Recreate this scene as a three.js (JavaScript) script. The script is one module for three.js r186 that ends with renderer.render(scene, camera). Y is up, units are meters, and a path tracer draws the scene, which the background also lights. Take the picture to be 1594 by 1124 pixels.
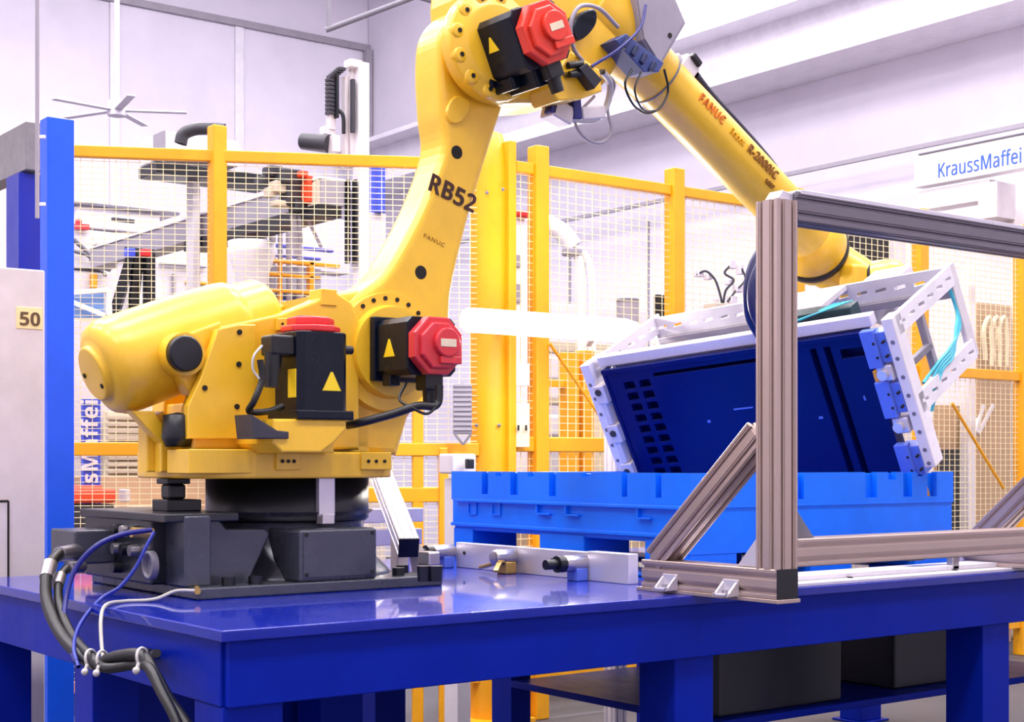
import * as THREE from 'three';
import { RoundedBoxGeometry } from 'three/addons/geometries/RoundedBoxGeometry.js';
import { mergeGeometries } from 'three/addons/utils/BufferGeometryUtils.js';
import { FontLoader } from 'three/addons/loaders/FontLoader.js';
import { TextGeometry } from 'three/addons/geometries/TextGeometry.js';
import { RectAreaLightUniformsLib } from 'three/addons/lights/RectAreaLightUniformsLib.js';

// ------------------------------------------------------------------ camera, light, exposure
const scene = new THREE.Scene();
const renderer = new THREE.WebGLRenderer({ antialias: true });
renderer.toneMapping = THREE.LinearToneMapping;
renderer.toneMappingExposure = 1.08;
renderer.shadowMap.enabled = true;
RectAreaLightUniformsLib.init();
scene.background = new THREE.Color(0x000000);

// photograph frame 1594 x 1124, focal length 2300 px, horizon at row 720 (shifted lens, level camera)
const FOC = 2300, HOR = 720, PCX = 797, YAW = 53 * Math.PI / 180;
const SN = Math.sin(YAW), CS = Math.cos(YAW);
const CAM = new THREE.Vector3(-2.40, 1.42, 4.453);
const camera = new THREE.PerspectiveCamera(2 * Math.atan(562 / FOC) * 180 / Math.PI, 1594 / 1124, 0.05, 100);
camera.position.copy(CAM);
camera.lookAt(CAM.x + CS, CAM.y, CAM.z - SN);
camera.setViewOffset(1594, 1124, 0, -(HOR - 562), 1594, 1124);
camera.updateProjectionMatrix();
scene.add(camera);

// high-bay ceiling panels: [x, z, width (x), depth (z)], each a glowing fitting and an area light
const CEIL = 9.3;
const LAMP_POWER = 20;
const LAMPS = [];
for (const x of [-5.5, -1.2, 3.1, 7.2]) for (const z of [-9.6, -5.0, -0.6, 3.8]) LAMPS.push([x, z, 2.6, 1.3]);
for (const [x, z, w, d] of LAMPS) {
  const l = new THREE.RectAreaLight(new THREE.Color(1.0, 0.955, 0.985), LAMP_POWER, w, d);
  l.position.set(x, CEIL - 0.42, z); l.lookAt(x, 0, z); l.castShadow = true; scene.add(l);
}

// ------------------------------------------------------------------ helpers
const V = (x, y, z) => new THREE.Vector3(x, y, z);
let seed = 7; const rnd = () => { seed = (seed * 16807) % 2147483647; return seed / 2147483647; };
// a pixel plus a depth (along the lens axis), or plus a plane, gives a point of the place
const W = (px, py, d) => { const X = (px - PCX) / FOC * d; return V(CAM.x + X * SN + d * CS, CAM.y - (py - HOR) / FOC * d, CAM.z + X * CS - d * SN); };
const onZ = (px, py, z) => W(px, py, (z - CAM.z) / ((px - PCX) / FOC * CS - SN));
const onX = (px, py, x) => W(px, py, (x - CAM.x) / ((px - PCX) / FOC * SN + CS));
const onY = (px, py, y) => W(px, py, (CAM.y - y) * FOC / (py - HOR));
const q = (px, py, z) => { const p = onZ(px, py, z); return [p.x, p.y]; };
const qs = (z, a) => a.map(([px, py]) => q(px, py, z));

const box = (x0, x1, y0, y1, z0, z1, r = 0.004) => {
  const w = Math.abs(x1 - x0), h = Math.abs(y1 - y0), d = Math.abs(z1 - z0);
  const rr = Math.min(r, w * 0.45, h * 0.45, d * 0.45);
  const g = r > 0 ? new RoundedBoxGeometry(w, h, d, 2, rr) : new THREE.BoxGeometry(w, h, d);
  return g.translate((x0 + x1) / 2, (y0 + y1) / 2, (z0 + z1) / 2);
};
const cbox = (c, w, h, d, r = 0.004, ry = 0, rz = 0) => {
  const g = r > 0 ? new RoundedBoxGeometry(w, h, d, 2, Math.min(r, w * 0.45, h * 0.45, d * 0.45)) : new THREE.BoxGeometry(w, h, d);
  if (rz) g.rotateZ(rz); if (ry) g.rotateY(ry);
  return g.translate(c.x, c.y, c.z);
};
const basis = (dir, up) => {           // matrix whose z runs along dir and whose y leans to up
  const z = dir.clone().normalize(); let u = (up || V(0, 1, 0)).clone();
  if (Math.abs(u.dot(z)) > 0.98) u = V(1, 0, 0);
  const x = u.cross(z).normalize(); const y = z.clone().cross(x);
  return new THREE.Matrix4().makeBasis(x, y, z);
};
const along = (g, a, b, up) => { g.applyMatrix4(basis(b.clone().sub(a), up)); return g.translate(a.x, a.y, a.z); };   // g drawn along +z from 0
const bar = (a, b, w, h, r = 0.003, up) => {
  const L = a.distanceTo(b);
  const g = (r > 0 ? new RoundedBoxGeometry(w, h, L, 1, Math.min(r, w * 0.45, h * 0.45)) : new THREE.BoxGeometry(w, h, L)).translate(0, 0, L / 2);
  return along(g, a, b, up);
};
const cyl = (a, b, r0, r1 = r0, n = 24) => along(new THREE.CylinderGeometry(r1, r0, a.distanceTo(b), n).rotateX(Math.PI / 2).translate(0, 0, a.distanceTo(b) / 2), a, b);
const lathe = (a, b, prof, n = 40) => along(new THREE.LatheGeometry(prof.map(([r, t]) => new THREE.Vector2(r, t)), n).rotateX(Math.PI / 2), a, b);   // prof: radius, distance from a
const tube = (pts, r, n = 8, seg) => new THREE.TubeGeometry(new THREE.CatmullRomCurve3(pts), seg || pts.length * 10, r, n, false);
const shp = (pts, holes = []) => {
  const s = new THREE.Shape(pts.map(p => new THREE.Vector2(p[0], p[1])));
  for (const h of holes) s.holes.push(new THREE.Path(h.map(p => new THREE.Vector2(p[0], p[1]))));
  return s;
};
const smooth = (pts, n = 4) => {       // rounds the corners of a closed outline
  const c = new THREE.CatmullRomCurve3(pts.map(p => V(p[0], p[1], 0)), true, 'centripetal');
  return c.getPoints(pts.length * n).slice(0, -1).map(p => [p.x, p.y]);
};
const ext = (pts, z0, z1, bev = 0, holes = [], bs = 3) => {
  const g = new THREE.ExtrudeGeometry(pts instanceof THREE.Shape ? pts : shp(pts, holes), { depth: z1 - z0 - 2 * bev, bevelEnabled: bev > 0, bevelThickness: bev, bevelSize: bev, bevelOffset: -bev, bevelSegments: bs, curveSegments: 16 });
  return g.translate(0, 0, z0 + bev);
};
const extX = (ptsZY, x0, x1, bev = 0, holes) => ext(ptsZY.map(([z, y]) => [-z, y]), x0, x1, bev, (holes || []).map(h => h.map(([z, y]) => [-z, y]))).rotateY(Math.PI / 2);
const extY = (ptsXZ, y0, y1, bev = 0, holes) => ext(ptsXZ.map(([x, z]) => [x, -z]), y0, y1, bev, (holes || []).map(h => h.map(([x, z]) => [x, -z]))).rotateX(-Math.PI / 2);
const circ = (cx, cy, r, n = 24) => Array.from({ length: n }, (_, i) => [cx + r * Math.cos(i / n * 2 * Math.PI), cy + r * Math.sin(i / n * 2 * Math.PI)]);
const rect = (x0, y0, x1, y1) => [[x0, y0], [x1, y0], [x1, y1], [x0, y1]];

const metreUV = g => {                 // uv in metres from the dominant direction of every face
  const n = g.index ? g.toNonIndexed() : g;
  const p = n.attributes.position, uv = new Float32Array(p.count * 2);
  const a = V(), b = V(), c = V(), e = V(), f = V();
  for (let i = 0; i < p.count; i += 3) {
    a.fromBufferAttribute(p, i); b.fromBufferAttribute(p, i + 1); c.fromBufferAttribute(p, i + 2);
    e.subVectors(b, a).cross(f.subVectors(c, a));
    const ax = Math.abs(e.x), ay = Math.abs(e.y), az = Math.abs(e.z);
    for (let k = 0; k < 3; k++) {
      const X = p.getX(i + k), Y = p.getY(i + k), Z = p.getZ(i + k);
      const u = ax > ay && ax > az ? [Z, Y] : ay > az ? [X, Z] : [X, Y];
      uv[(i + k) * 2] = u[0]; uv[(i + k) * 2 + 1] = u[1];
    }
  }
  n.setAttribute('uv', new THREE.BufferAttribute(uv, 2));
  for (const k of Object.keys(n.attributes)) if (!['position', 'normal', 'uv'].includes(k)) n.deleteAttribute(k);
  return n;
};
const taken = {};
const numbered = n => { const k = taken[n] = (taken[n] ?? -1) + 1; return k ? n + '_' + String(k).padStart(3, '0') : n; };
function rootPos(o) { while (o && o !== scene && !o.userData.isRoot) o = o.parent; return o && o !== scene ? o.position : V(0, 0, 0); }
function obj(name, geos, mat, parent = scene) {        // one named mesh from shapes given in the place's coordinates
  const list = (Array.isArray(geos) ? geos : [geos]).map(metreUV);
  const g = list.length > 1 ? mergeGeometries(list) : list[0];
  const m = new THREE.Mesh(g, mat);
  m.castShadow = m.receiveShadow = true;
  if (parent === scene) {
    m.name = numbered(name);
    g.computeBoundingBox(); const bb = g.boundingBox;
    const c = V((bb.min.x + bb.max.x) / 2, bb.min.y, (bb.min.z + bb.max.z) / 2);
    g.translate(-c.x, -c.y, -c.z); m.position.copy(c); m.userData.isRoot = true;
  } else {
    m.name = name; const r = rootPos(parent); g.translate(-r.x, -r.y, -r.z);
  }
  parent.add(m); return m;
}
function tag(o, label, category, group) { o.userData.label = label; o.userData.category = category; if (group) o.userData.group = group; return o; }
function thing(name, label, category, pos, group) {
  const o = new THREE.Group(); o.name = numbered(name); o.position.copy(pos); o.userData = { label, category, isRoot: true };
  if (group) o.userData.group = group; scene.add(o); return o;
}
const struct = (name, geos, mat, label) => { const m = obj(name, geos, mat); m.userData.kind = 'structure'; if (label) m.userData.label = label; return m; };
const parts = (name, geos, mat, parent) => geos.map(g => obj(name, g, mat, parent));
const stuff = m => { m.userData.kind = 'stuff'; return m; };

// ------------------------------------------------------------------ materials
const noiseTex = (n, oct, lo, hi, srgb = false, sx = 1, sy = 1, sd = 1) => {
  let s0 = sd * 7919 + 13; const r = () => { s0 = (s0 * 16807) % 2147483647; return s0 / 2147483647; };
  const out = new Float32Array(n * n); let amp = 1, tot = 0;
  for (let o = 0; o < oct; o++) {
    const fx = Math.max(2, Math.round((4 << o) * sx)), fy = Math.max(2, Math.round((4 << o) * sy));
    const gr = Float32Array.from({ length: fx * fy }, r);
    for (let y = 0; y < n; y++) for (let x = 0; x < n; x++) {
      const u = x / n * fx, v = y / n * fy, i = Math.floor(u), j = Math.floor(v);
      let a = u - i, b = v - j; a = a * a * (3 - 2 * a); b = b * b * (3 - 2 * b);
      const g = (p, k) => gr[(k % fy) * fx + (p % fx)];
      out[y * n + x] += amp * ((g(i, j) * (1 - a) + g(i + 1, j) * a) * (1 - b) + (g(i, j + 1) * (1 - a) + g(i + 1, j + 1) * a) * b);
    }
    tot += amp; amp *= 0.6;
  }
  const d = new Uint8Array(n * n * 4);
  for (let i = 0; i < n * n; i++) { const v = Math.round(255 * (lo + (hi - lo) * out[i] / tot)); d[i * 4] = d[i * 4 + 1] = d[i * 4 + 2] = v; d[i * 4 + 3] = 255; }
  const t = new THREE.DataTexture(d, n, n); t.wrapS = t.wrapT = THREE.RepeatWrapping; t.magFilter = THREE.LinearFilter; t.minFilter = THREE.LinearMipmapLinearFilter; t.generateMipmaps = true;
  if (srgb) t.colorSpace = THREE.SRGBColorSpace; t.needsUpdate = true; return t;
};
const rep = (t, rx, ry = rx) => { const c = t.clone(); c.repeat.set(rx, ry); c.needsUpdate = true; return c; };
const nMottle = noiseTex(256, 6, 0.9, 1.0, true, 1, 1, 3), nBump = noiseTex(256, 6, 0, 1, false, 1, 1, 5), nRough = noiseTex(256, 6, 0.62, 1.0, false, 1, 1, 9);
const nBrush = noiseTex(256, 5, 0.72, 1.0, true, 0.5, 12, 11), nStain = noiseTex(256, 6, 0.78, 1.0, true, 1, 1, 15);
const paint = (c, rough = 0.4, o = {}) => new THREE.MeshPhysicalMaterial({ color: c, roughness: rough, map: rep(nMottle, 2.3), roughnessMap: rep(nRough, 3.1), bumpMap: rep(nBump, 14), bumpScale: 0.00025, ...o });
const plain = (c, rough = 0.5, metal = 0, o = {}) => new THREE.MeshStandardMaterial({ color: c, roughness: rough, metalness: metal, ...o });
const M = {
  yellow: paint('#f9c528', 0.42, { clearcoat: 0.35, clearcoatRoughness: 0.3 }),
  fenceYellow: paint('#f3a90e', 0.5),
  wire: plain('#efe3b4', 0.55),
  blue: paint('#0423a2', 0.45, { specularIntensity: 0.2 }), blueTop: paint('#0423a2', 0.4, { specularIntensity: 0.2, clearcoat: 0.85, clearcoatRoughness: 0.05 }),
  postBlue: paint('#0058ee', 0.5), postBlueDark: paint('#0522a0', 0.5),
  palletBlue: paint('#0a74f8', 0.42, { specularIntensity: 0.6 }), panelBlue: paint('#03125e', 0.4, { specularIntensity: 0.3 }),
  black: plain('#090d14', 0.4), rubber: plain('#0b0c0e', 0.45), motor: paint('#071120', 0.36, { specularIntensity: 0.5 }),
  hole: plain('#120d08', 0.8), red: paint('#e02c2c', 0.4), pinkred: paint('#d8343c', 0.4), scarlet: paint('#e63c26', 0.4),
  casting: paint('#454853', 0.34, { metalness: 0.2 }), castingDark: paint('#1b1f27', 0.4),
  alu: new THREE.MeshStandardMaterial({ color: '#b8a59c', roughness: 0.4, metalness: 0.55, roughnessMap: rep(nRough, 3) }),
  aluBright: new THREE.MeshStandardMaterial({ color: '#d9d5dc', roughness: 0.38, metalness: 0.5, roughnessMap: rep(nRough, 3) }),
  aluDark: new THREE.MeshStandardMaterial({ color: '#77727a', roughness: 0.42, metalness: 0.55, roughnessMap: rep(nRough, 3) }),
  steel: plain('#b8b4ba', 0.3, 0.9), white: paint('#eeeaf0', 0.5), offwhite: paint('#ddd6da', 0.55), cream: paint('#e8d9b8', 0.6),
  grey: paint('#9d97a2', 0.55), midgrey: paint('#77747f', 0.55), darkgrey: paint('#34343c', 0.55), beige: paint('#cdbfa9', 0.6),
  clampBlue: paint('#5b78e0', 0.45), hoseBlue: plain('#0d1470', 0.4), airTeal: plain('#4cc4d8', 0.4), cableWhite: plain('#bdbab6', 0.5),
  brass: plain('#c9a55a', 0.35, 0.8), labelYellow: plain('#f2d21e', 0.5), ink: plain('#3a1608', 0.6), inkGold: plain('#a8780c', 0.6), inkBlue: plain('#2f5fc4', 0.5), inkGrey: plain('#4a4440', 0.6),
  orange: paint('#f2502a', 0.5), signBlue: paint('#3a52d8', 0.5), skyGlass: paint('#7ea6e0', 0.3), violet: paint('#5b5fc8', 0.5),
  wall: paint('#e0dae8', 0.8, { map: rep(nMottle, 0.3), bumpScale: 0.001 }),
  floor: new THREE.MeshStandardMaterial({ color: '#58565c', roughness: 0.5, map: rep(nStain, 0.5) }), ceiling: plain('#d6d4da', 0.9),
  girder: paint('#e6e2ec', 0.6), tan: paint('#c8a886', 0.7),
  lamp: new THREE.MeshStandardMaterial({ color: '#ffffff', emissive: '#fff6fa', emissiveIntensity: 6 }),
  glareGlow: new THREE.MeshStandardMaterial({ color: '#ffffff', emissive: '#fff8f0', emissiveIntensity: 3 }),  // glow for the glare streak, no real lamp there
};
const fontBold = await new FontLoader().loadAsync('fonts/droid/droid_sans_bold.typeface.json');
const fontReg = await new FontLoader().loadAsync('fonts/droid/droid_sans_regular.typeface.json');
const text = (s, size, font = fontBold, depth = 0.003) => { const g = new TextGeometry(s, { font, size, depth, curveSegments: 4 }); g.computeBoundingBox(); return g; };

// ------------------------------------------------------------------ the room
const XW = 9.5, ZW = -15, XN = -9, ZN = 9;
struct('floor', box(XN - 0.3, XW + 0.3, -0.2, 0, ZW - 0.3, ZN + 0.3, 0), M.floor);
struct('ceiling', box(XN - 0.3, XW + 0.3, CEIL, CEIL + 0.3, ZW - 0.3, ZN + 0.3, 0), M.ceiling);
struct('wall_back', box(XN, XW + 0.3, 0, 7.72, ZW - 0.3, ZW, 0), M.wall);
struct('wall_back_upper', box(XN, XW + 0.3, 7.72, CEIL, ZW - 0.3, ZW - 0.02, 0), M.wall).name = 'wall_back_001';
struct('wall_right', box(XW, XW + 0.3, 0, CEIL, ZW, ZN, 0), M.wall);
struct('wall_left', box(XN - 0.3, XN, 0, CEIL, ZW - 0.3, ZN, 0), M.wall);
struct('wall_front', box(XN - 0.3, XW + 0.3, 0, CEIL, ZN, ZN + 0.3, 0), M.wall);
struct('trim_1', box(XN, XW, 7.72, 7.82, ZW, ZW + 0.06, 0.01), M.grey);
{ // corner pipe and wall panel seams
  struct('trim_2', box(XW - 0.12, XW - 0.02, 0, 7.72, ZW + 0.05, ZW + 0.15, 0.01), M.grey);
  let k = 3;
  for (const px of [178, 372]) { const p = onZ(px, 300, ZW); struct('trim_' + k++, box(p.x - 0.07, p.x + 0.07, 0, 7.72, ZW, ZW + 0.03, 0.01), M.girder); }
  for (const px of [888, 1010]) { const p = onX(px, 300, XW); struct('trim_' + k++, box(XW - 0.02, XW, 0, 4.3, p.z - 0.015, p.z + 0.015, 0), M.grey); }
  // crane runway girders and rails on the right wall
  struct('trim_' + k++, [box(XW - 0.7, XW, 5.43, 5.5, ZW, ZN, 0.01), box(XW - 0.36, XW - 0.3, 5.5, 6.05, ZW, ZN, 0), box(XW - 0.7, XW, 6.05, 6.12, ZW, ZN, 0.01)], M.girder);
  struct('trim_' + k++, box(XW - 0.62, XW - 0.5, 5.5, 5.62, ZW, ZN, 0.01), M.girder);
  struct('trim_' + k++, box(XW - 0.3, XW - 0.25, 4.42, 4.46, ZW, ZN, 0), M.grey);
  struct('trim_' + k++, box(XW - 0.45, XW - 0.42, 6.14, 6.19, ZW, ZN, 0), M.midgrey);
  for (const px of [1131, 1547]) { const p = onX(px, 60, XW - 0.35); struct('trim_' + k++, box(XW - 0.3, XW, px > 1400 ? 6.12 : 6.12, CEIL, p.z - 0.11, p.z + 0.11, 0.01), M.girder); }
}
{ // lamps overhead
  for (const [x, z, w, d] of LAMPS) {
    const t = thing('high_bay_lamp', 'white rectangular lamp panel hung under the ceiling', 'lamp', V(x, CEIL - 0.42, z), 'ceiling lamp panels');
    obj('housing', box(x - w / 2 - 0.05, x + w / 2 + 0.05, CEIL - 0.38, CEIL - 0.021, z - d / 2 - 0.05, z + d / 2 + 0.05), M.white, t);
    obj('diffuser', box(x - w / 2, x + w / 2, CEIL - 0.4, CEIL - 0.38, z - d / 2, z + d / 2, 0), M.lamp, t);
  }
}
{ // hanging pipe trapeze top
  const d = 12, a = W(512, -60, d), b = W(512, 44, d), c = W(648, -6, d), e = W(690, 6, d), s = W(507, 47, d);
  const t = thing('pipe_hanger', 'dark grey pipe hanger high in front of the back wall', 'pipe', V(b.x, b.y, b.z));
  obj('drop_rod', [cyl(V(a.x, CEIL, a.z), b, 0.02, 0.02, 10)], M.midgrey, t);
  obj('cross_pipe', [cyl(s, c, 0.024, 0.024, 10), cyl(c, e, 0.024, 0.024, 10)], M.midgrey, t);
  obj('drop_rod', [cyl(V(c.x, CEIL, c.z), c, 0.02, 0.02, 10)], M.midgrey, t);
}

{ // large slow fan hung from the ceiling
  const c = W(182, 172, 16.2);
  const f = thing('ceiling_fan', 'pale ceiling fan with long thin blades before the back wall', 'fan', c);
  obj('hub', cyl(c.clone().add(V(0, -0.06, 0)), c.clone().add(V(0, 0.1, 0)), 0.1, 0.1, 16), M.wall, f);
  obj('drop_rod', cyl(c.clone().add(V(0, 0.1, 0)), V(c.x, CEIL - 0.02, c.z), 0.03, 0.03, 10), M.wall, f);
  for (let i = 0; i < 5; i++) { const a = 0.5 + i * Math.PI * 2 / 5; obj('blade', bar(c.clone(), c.clone().add(V(Math.cos(a) * 0.75, 0, Math.sin(a) * 0.75)), 0.09, 0.015, 0.003), M.wall, f); }
}

// ------------------------------------------------------------------ blue work table
const TY = 1.0, TX0 = -0.76, TZ1 = 1.075, TZ0 = -1.0, TX1 = 4.2;
{
  const t = thing('work_table', 'long glossy blue steel table carrying the large yellow robot', 'table', V(1.7, 0, 0));
  obj('tabletop', box(TX0, TX1, TY - 0.03, TY, TZ0, TZ1, 0.004), M.blueTop, t);
  obj('apron', box(TX0 + 0.03, TX1 - 0.03, 0.8, TY - 0.03, TZ1 - 0.05, TZ1 - 0.02), M.blue, t);
  obj('apron', box(TX0 + 0.02, TX0 + 0.05, 0.8, TY - 0.03, TZ0 + 0.02, TZ1 - 0.05), M.blue, t);
  obj('apron', box(TX0 + 0.05, TX1 - 0.03, 0.8, TY - 0.03, TZ0 + 0.02, TZ0 + 0.05), M.blue, t);
  obj('apron', box(TX1 - 0.05, TX1 - 0.02, 0.8, TY - 0.03, TZ0 + 0.05, TZ1 - 0.05), M.blue, t);
  for (const x of [0.86, 2.47]) obj('cross_beam', box(x, x + 0.1, 0.82, TY - 0.03, TZ0 + 0.05, TZ1 - 0.05), M.blue, t);
  for (const [x0, x1, z0, z1] of [[-0.735, -0.565, 0.86, 1.03], [-0.735, -0.585, 0, 0.15], [-0.735, -0.585, -0.97, -0.82], [0.825, 0.995, 0.86, 1.03], [2.43, 2.6, 0.86, 1.03], [3.95, 4.12, 0.86, 1.03], [0.86, 1.01, -0.97, -0.82], [1.57, 1.68, -0.97, -0.82], [2.45, 2.6, -0.97, -0.82], [3.95, 4.12, -0.97, -0.82], [0.15, 0.32, -0.2, -0.03]]) {
    const l = obj('leg', box(x0, x1, 0.012, 0.8, z0, z1), M.blue, t);
    obj('foot_plate', box(x0 - 0.03, x1 + 0.03, 0, 0.012, z0 - 0.03, z1 + 0.03), M.blue, l);
  }
  obj('lower_shelf', box(1.55, 3.9, 0.42, 0.45, -0.8, 0.5), M.blue, t);
  obj('shade_filler_box', box(-0.45, 0.3, 0.2, 0.79, -0.75, -0.25, 0.01), M.blue, t);  // added dark box hiding the bright floor, deepens the shade under the table
  obj('shade_filler_box', box(1.6, 2.3, 0.45, 0.79, 0.1, 0.45, 0.01), M.castingDark, t);  // added dark boxes filling the shaded space under the table
  obj('shade_filler_box', box(2.7, 3.4, 0.45, 0.79, 0.0, 0.4, 0.01), M.castingDark, t);
}

// ------------------------------------------------------------------ the large yellow robot
const R = V(0.08, TY, -0.14);
const robot = thing('industrial_robot', 'large yellow industrial robot arm lettered RB52, bolted to the blue table', 'robot', R);
const bolt = (x, y, z, r = 0.008, h = 0.004) => cyl(V(x, y, z), V(x, y, z + h), r, r, 10);
const zb = (z, list, r = 0.008) => list.map(([px, py]) => { const [x, y] = q(px, py, z); return bolt(x, y, z - 0.002, r); });
{ // --- cast base
  obj('mount_plate', box(-0.46, 0.445, TY, TY + 0.036, -0.57, 0.285, 0.006), M.casting, robot);
  const body = obj('base_casting', [
    lathe(V(R.x, TY + 0.03, R.z), V(R.x, TY + 1, R.z), [[0.36, 0], [0.35, 0.02], [0.3, 0.07], [0.262, 0.16], [0.27, 0.2], [0.30, 0.225]], 48),
    box(-0.1, 0.19, TY + 0.034, TY + 0.205, 0.05, 0.275, 0.012), box(-0.1, 0.34, TY + 0.034, TY + 0.17, -0.55, -0.3, 0.02),
    box(-0.47, -0.38, TY + 0.034, TY + 0.255, 0.06, 0.22, 0.008),
    ext(qs(0.18, [[325, 800], [335, 800], [352, 824], [412, 824], [420, 832], [384, 912], [325, 912]]), 0.06, 0.18, 0.006)], M.casting, robot);
  obj('base_cover', box(-0.088, 0.178, TY + 0.05, TY + 0.198, 0.274, 0.279, 0.002), M.casting, body);
  parts('cover_screw', [[-0.078, 0.06], [0.168, 0.06], [-0.078, 0.188], [0.168, 0.188]].map(([x, y]) => bolt(x, TY + y, 0.278, 0.006)), M.hole, body);
  obj('connector_housing', [box(-0.52, -0.3, TY + 0.036, TY + 0.25, -0.48, 0.08, 0.008), box(-0.53, -0.28, TY + 0.235, TY + 0.262, -0.5, 0.21, 0.006)], M.castingDark, robot);
  obj('cable_gland_box', box(-0.66, -0.52, TY + 0.09, TY + 0.2, -0.42, -0.2, 0.008), M.casting, robot);
  for (let i = 0; i < 7; i++) { const z = -0.16 + (i % 3) * 0.07, y = TY + 0.2 - Math.floor(i / 3) * 0.06; obj('connector', cyl(V(-0.52, y, z), V(-0.55, y, z), 0.02, 0.018, 12), i % 2 ? M.steel : M.black, robot); }
  obj('round_plug', [lathe(V(-0.52, TY + 0.1, 0.1), V(-0.6, TY + 0.1, 0.1), [[0.045, 0], [0.045, 0.02], [0.034, 0.022], [0.034, 0.006], [0.0, 0.006]], 24)], M.midgrey, robot);
  obj('air_fitting', [cyl(V(-0.53, TY + 0.2, 0.12), V(-0.6, TY + 0.205, 0.12), 0.016, 0.016, 12)], M.brass, robot);
  obj('side_fitting', [cyl(V(-0.43, TY + 0.03, 0.22), V(-0.46, TY + 0.028, 0.29), 0.01, 0.01, 10)], M.brass, robot);
  obj('limit_switch', [box(-0.43, -0.31, TY + 0.262, TY + 0.30, -0.12, 0.0), box(-0.41, -0.35, TY + 0.30, TY + 0.35, -0.1, -0.03, 0.01), box(-0.42, -0.34, TY + 0.35, TY + 0.368, -0.11, -0.02)], M.black, robot);
  parts('anchor_bolt', [[-0.33, 0.235], [-0.24, 0.24], [0.32, 0.2], [0.40, 0.1]].map(([x, z]) => cyl(V(x, TY + 0.036, z), V(x, TY + 0.062, z), 0.024, 0.024, 6)), M.black, robot);
  obj('swivel_drum', lathe(V(R.x, TY + 0.22, R.z), V(R.x, TY + 2, R.z), [[0.0, 0], [0.272, 0], [0.282, 0.008], [0.282, 0.15], [0, 0.15]], 64), M.black, robot);
  obj('stop_bracket', [box(q(497, 760, 0.16)[0], q(522, 760, 0.16)[0], 1.24, 1.37, 0.13, 0.16), box(q(500, 760, 0.165)[0], q(519, 760, 0.165)[0], 1.215, 1.25, 0.13, 0.175)], M.aluBright, robot);
}
{ // --- swivelling carousel
  const sl = obj('carousel', [
    extY(smooth([[-0.37, 0.12], [-0.3, 0.17], [0.28, 0.17], [0.36, 0.08], [0.37, -0.3], [0.25, -0.45], [-0.3, -0.45], [-0.4, -0.3]], 5), 1.368, 1.455, 0.008),
    box(q(432, 715, 0.21)[0], q(470, 715, 0.21)[0], 1.395, 1.452, 0.1, 0.205, 0.004), box(q(563, 715, 0.2)[0], q(610, 715, 0.2)[0], 1.395, 1.455, 0.0, 0.2, 0.004),
    box(q(295, 715, 0.19)[0], q(420, 715, 0.19)[0], 1.385, 1.462, 0.02, 0.185, 0.004)], M.yellow, robot);
  parts('bolt_hole', zb(0.207, [[440, 718], [449, 718], [458, 718]], 0.006).concat(zb(0.202, [[574, 718], [586, 718], [599, 718]], 0.006), zb(0.172, [[512, 741], [520, 741], [528, 741]], 0.006)), M.hole, sl);
  // upright cheeks and rear plate
  const tw = obj('carousel_cheek', [
    ext(qs(0.1, [[300, 700], [300, 640], [325, 560], [345, 508], [440, 488], [492, 468], [520, 452], [548, 470], [560, 500], [560, 700]]), 0.0, 0.1, 0.01),
    ext(qs(-0.3, [[250, 700], [260, 560], [300, 520], [430, 478], [520, 452], [560, 480], [600, 560], [560, 700]]), -0.4, -0.3, 0.008),
    ext(qs(0.06, [[545, 705], [540, 600], [520, 455], [560, 450], [640, 455], [700, 500], [695, 540], [668, 605], [640, 650], [622, 710]]), -0.34, 0.05, 0.025),
    box(-0.3, 0.3, 1.45, 1.62, -0.35, 0.05, 0.01)], M.yellow, robot);
  obj('side_plate', ext(qs(0.13, [[293, 683], [293, 632], [312, 590], [340, 512], [372, 505], [398, 505], [398, 683]]), 0.095, 0.13, 0.005), M.yellow, tw);
  parts('plate_bolt', zb(0.132, [[373, 517], [372, 567], [319, 604], [369, 633]], 0.009), M.hole, tw);
  obj('rear_plate', [ext(qs(-0.05, [[228, 655], [255, 640], [290, 690], [290, 735], [228, 735]]), -0.12, -0.05, 0.006), ext(qs(0.0, [[205, 640], [240, 640], [272, 690], [272, 735], [250, 735], [250, 690]]), -0.05, 0.0, 0.006)], M.yellow, tw);
  obj('motor_seat', [ext(qs(0.36, [[425, 652], [540, 652], [540, 668], [520, 690], [500, 705], [440, 705], [425, 690]]), 0.05, 0.36, 0.008), ext(qs(0.25, [[488, 660], [520, 660], [520, 705], [488, 705]]), 0.2, 0.25, 0.004)], M.yellow, tw);
  obj('seat_bolt', zb(0.252, [[506, 686]], 0.012), M.hole, tw);
  obj('foot_pad', ext(qs(0.37, [[392, 645], [432, 670], [450, 672], [450, 683], [396, 683]]), 0.25, 0.37, 0.004), M.darkgrey, tw);
  obj('bumper', lathe(V(-0.42, 1.47, 0.06), V(-0.42, 1.62, 0.06), [[0, 0], [0.04, 0], [0.052, 0.03], [0.048, 0.1], [0, 0.11]], 24), M.black, tw);
  obj('top_block', box(q(499, 470, 0.1)[0], q(524, 470, 0.1)[0], q(510, 476, 0.1)[1], q(510, 450, 0.1)[1], 0.02, 0.105, 0.004), M.yellow, tw);
  obj('eye_tab', [ext(qs(0.115, [[432, 496], [470, 494], [470, 514], [432, 514]]), 0.1, 0.115, 0.002)], M.yellow, tw);
  parts('tab_bolt', zb(0.117, [[440, 504], [464, 505]], 0.004), M.hole, tw);
}
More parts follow.
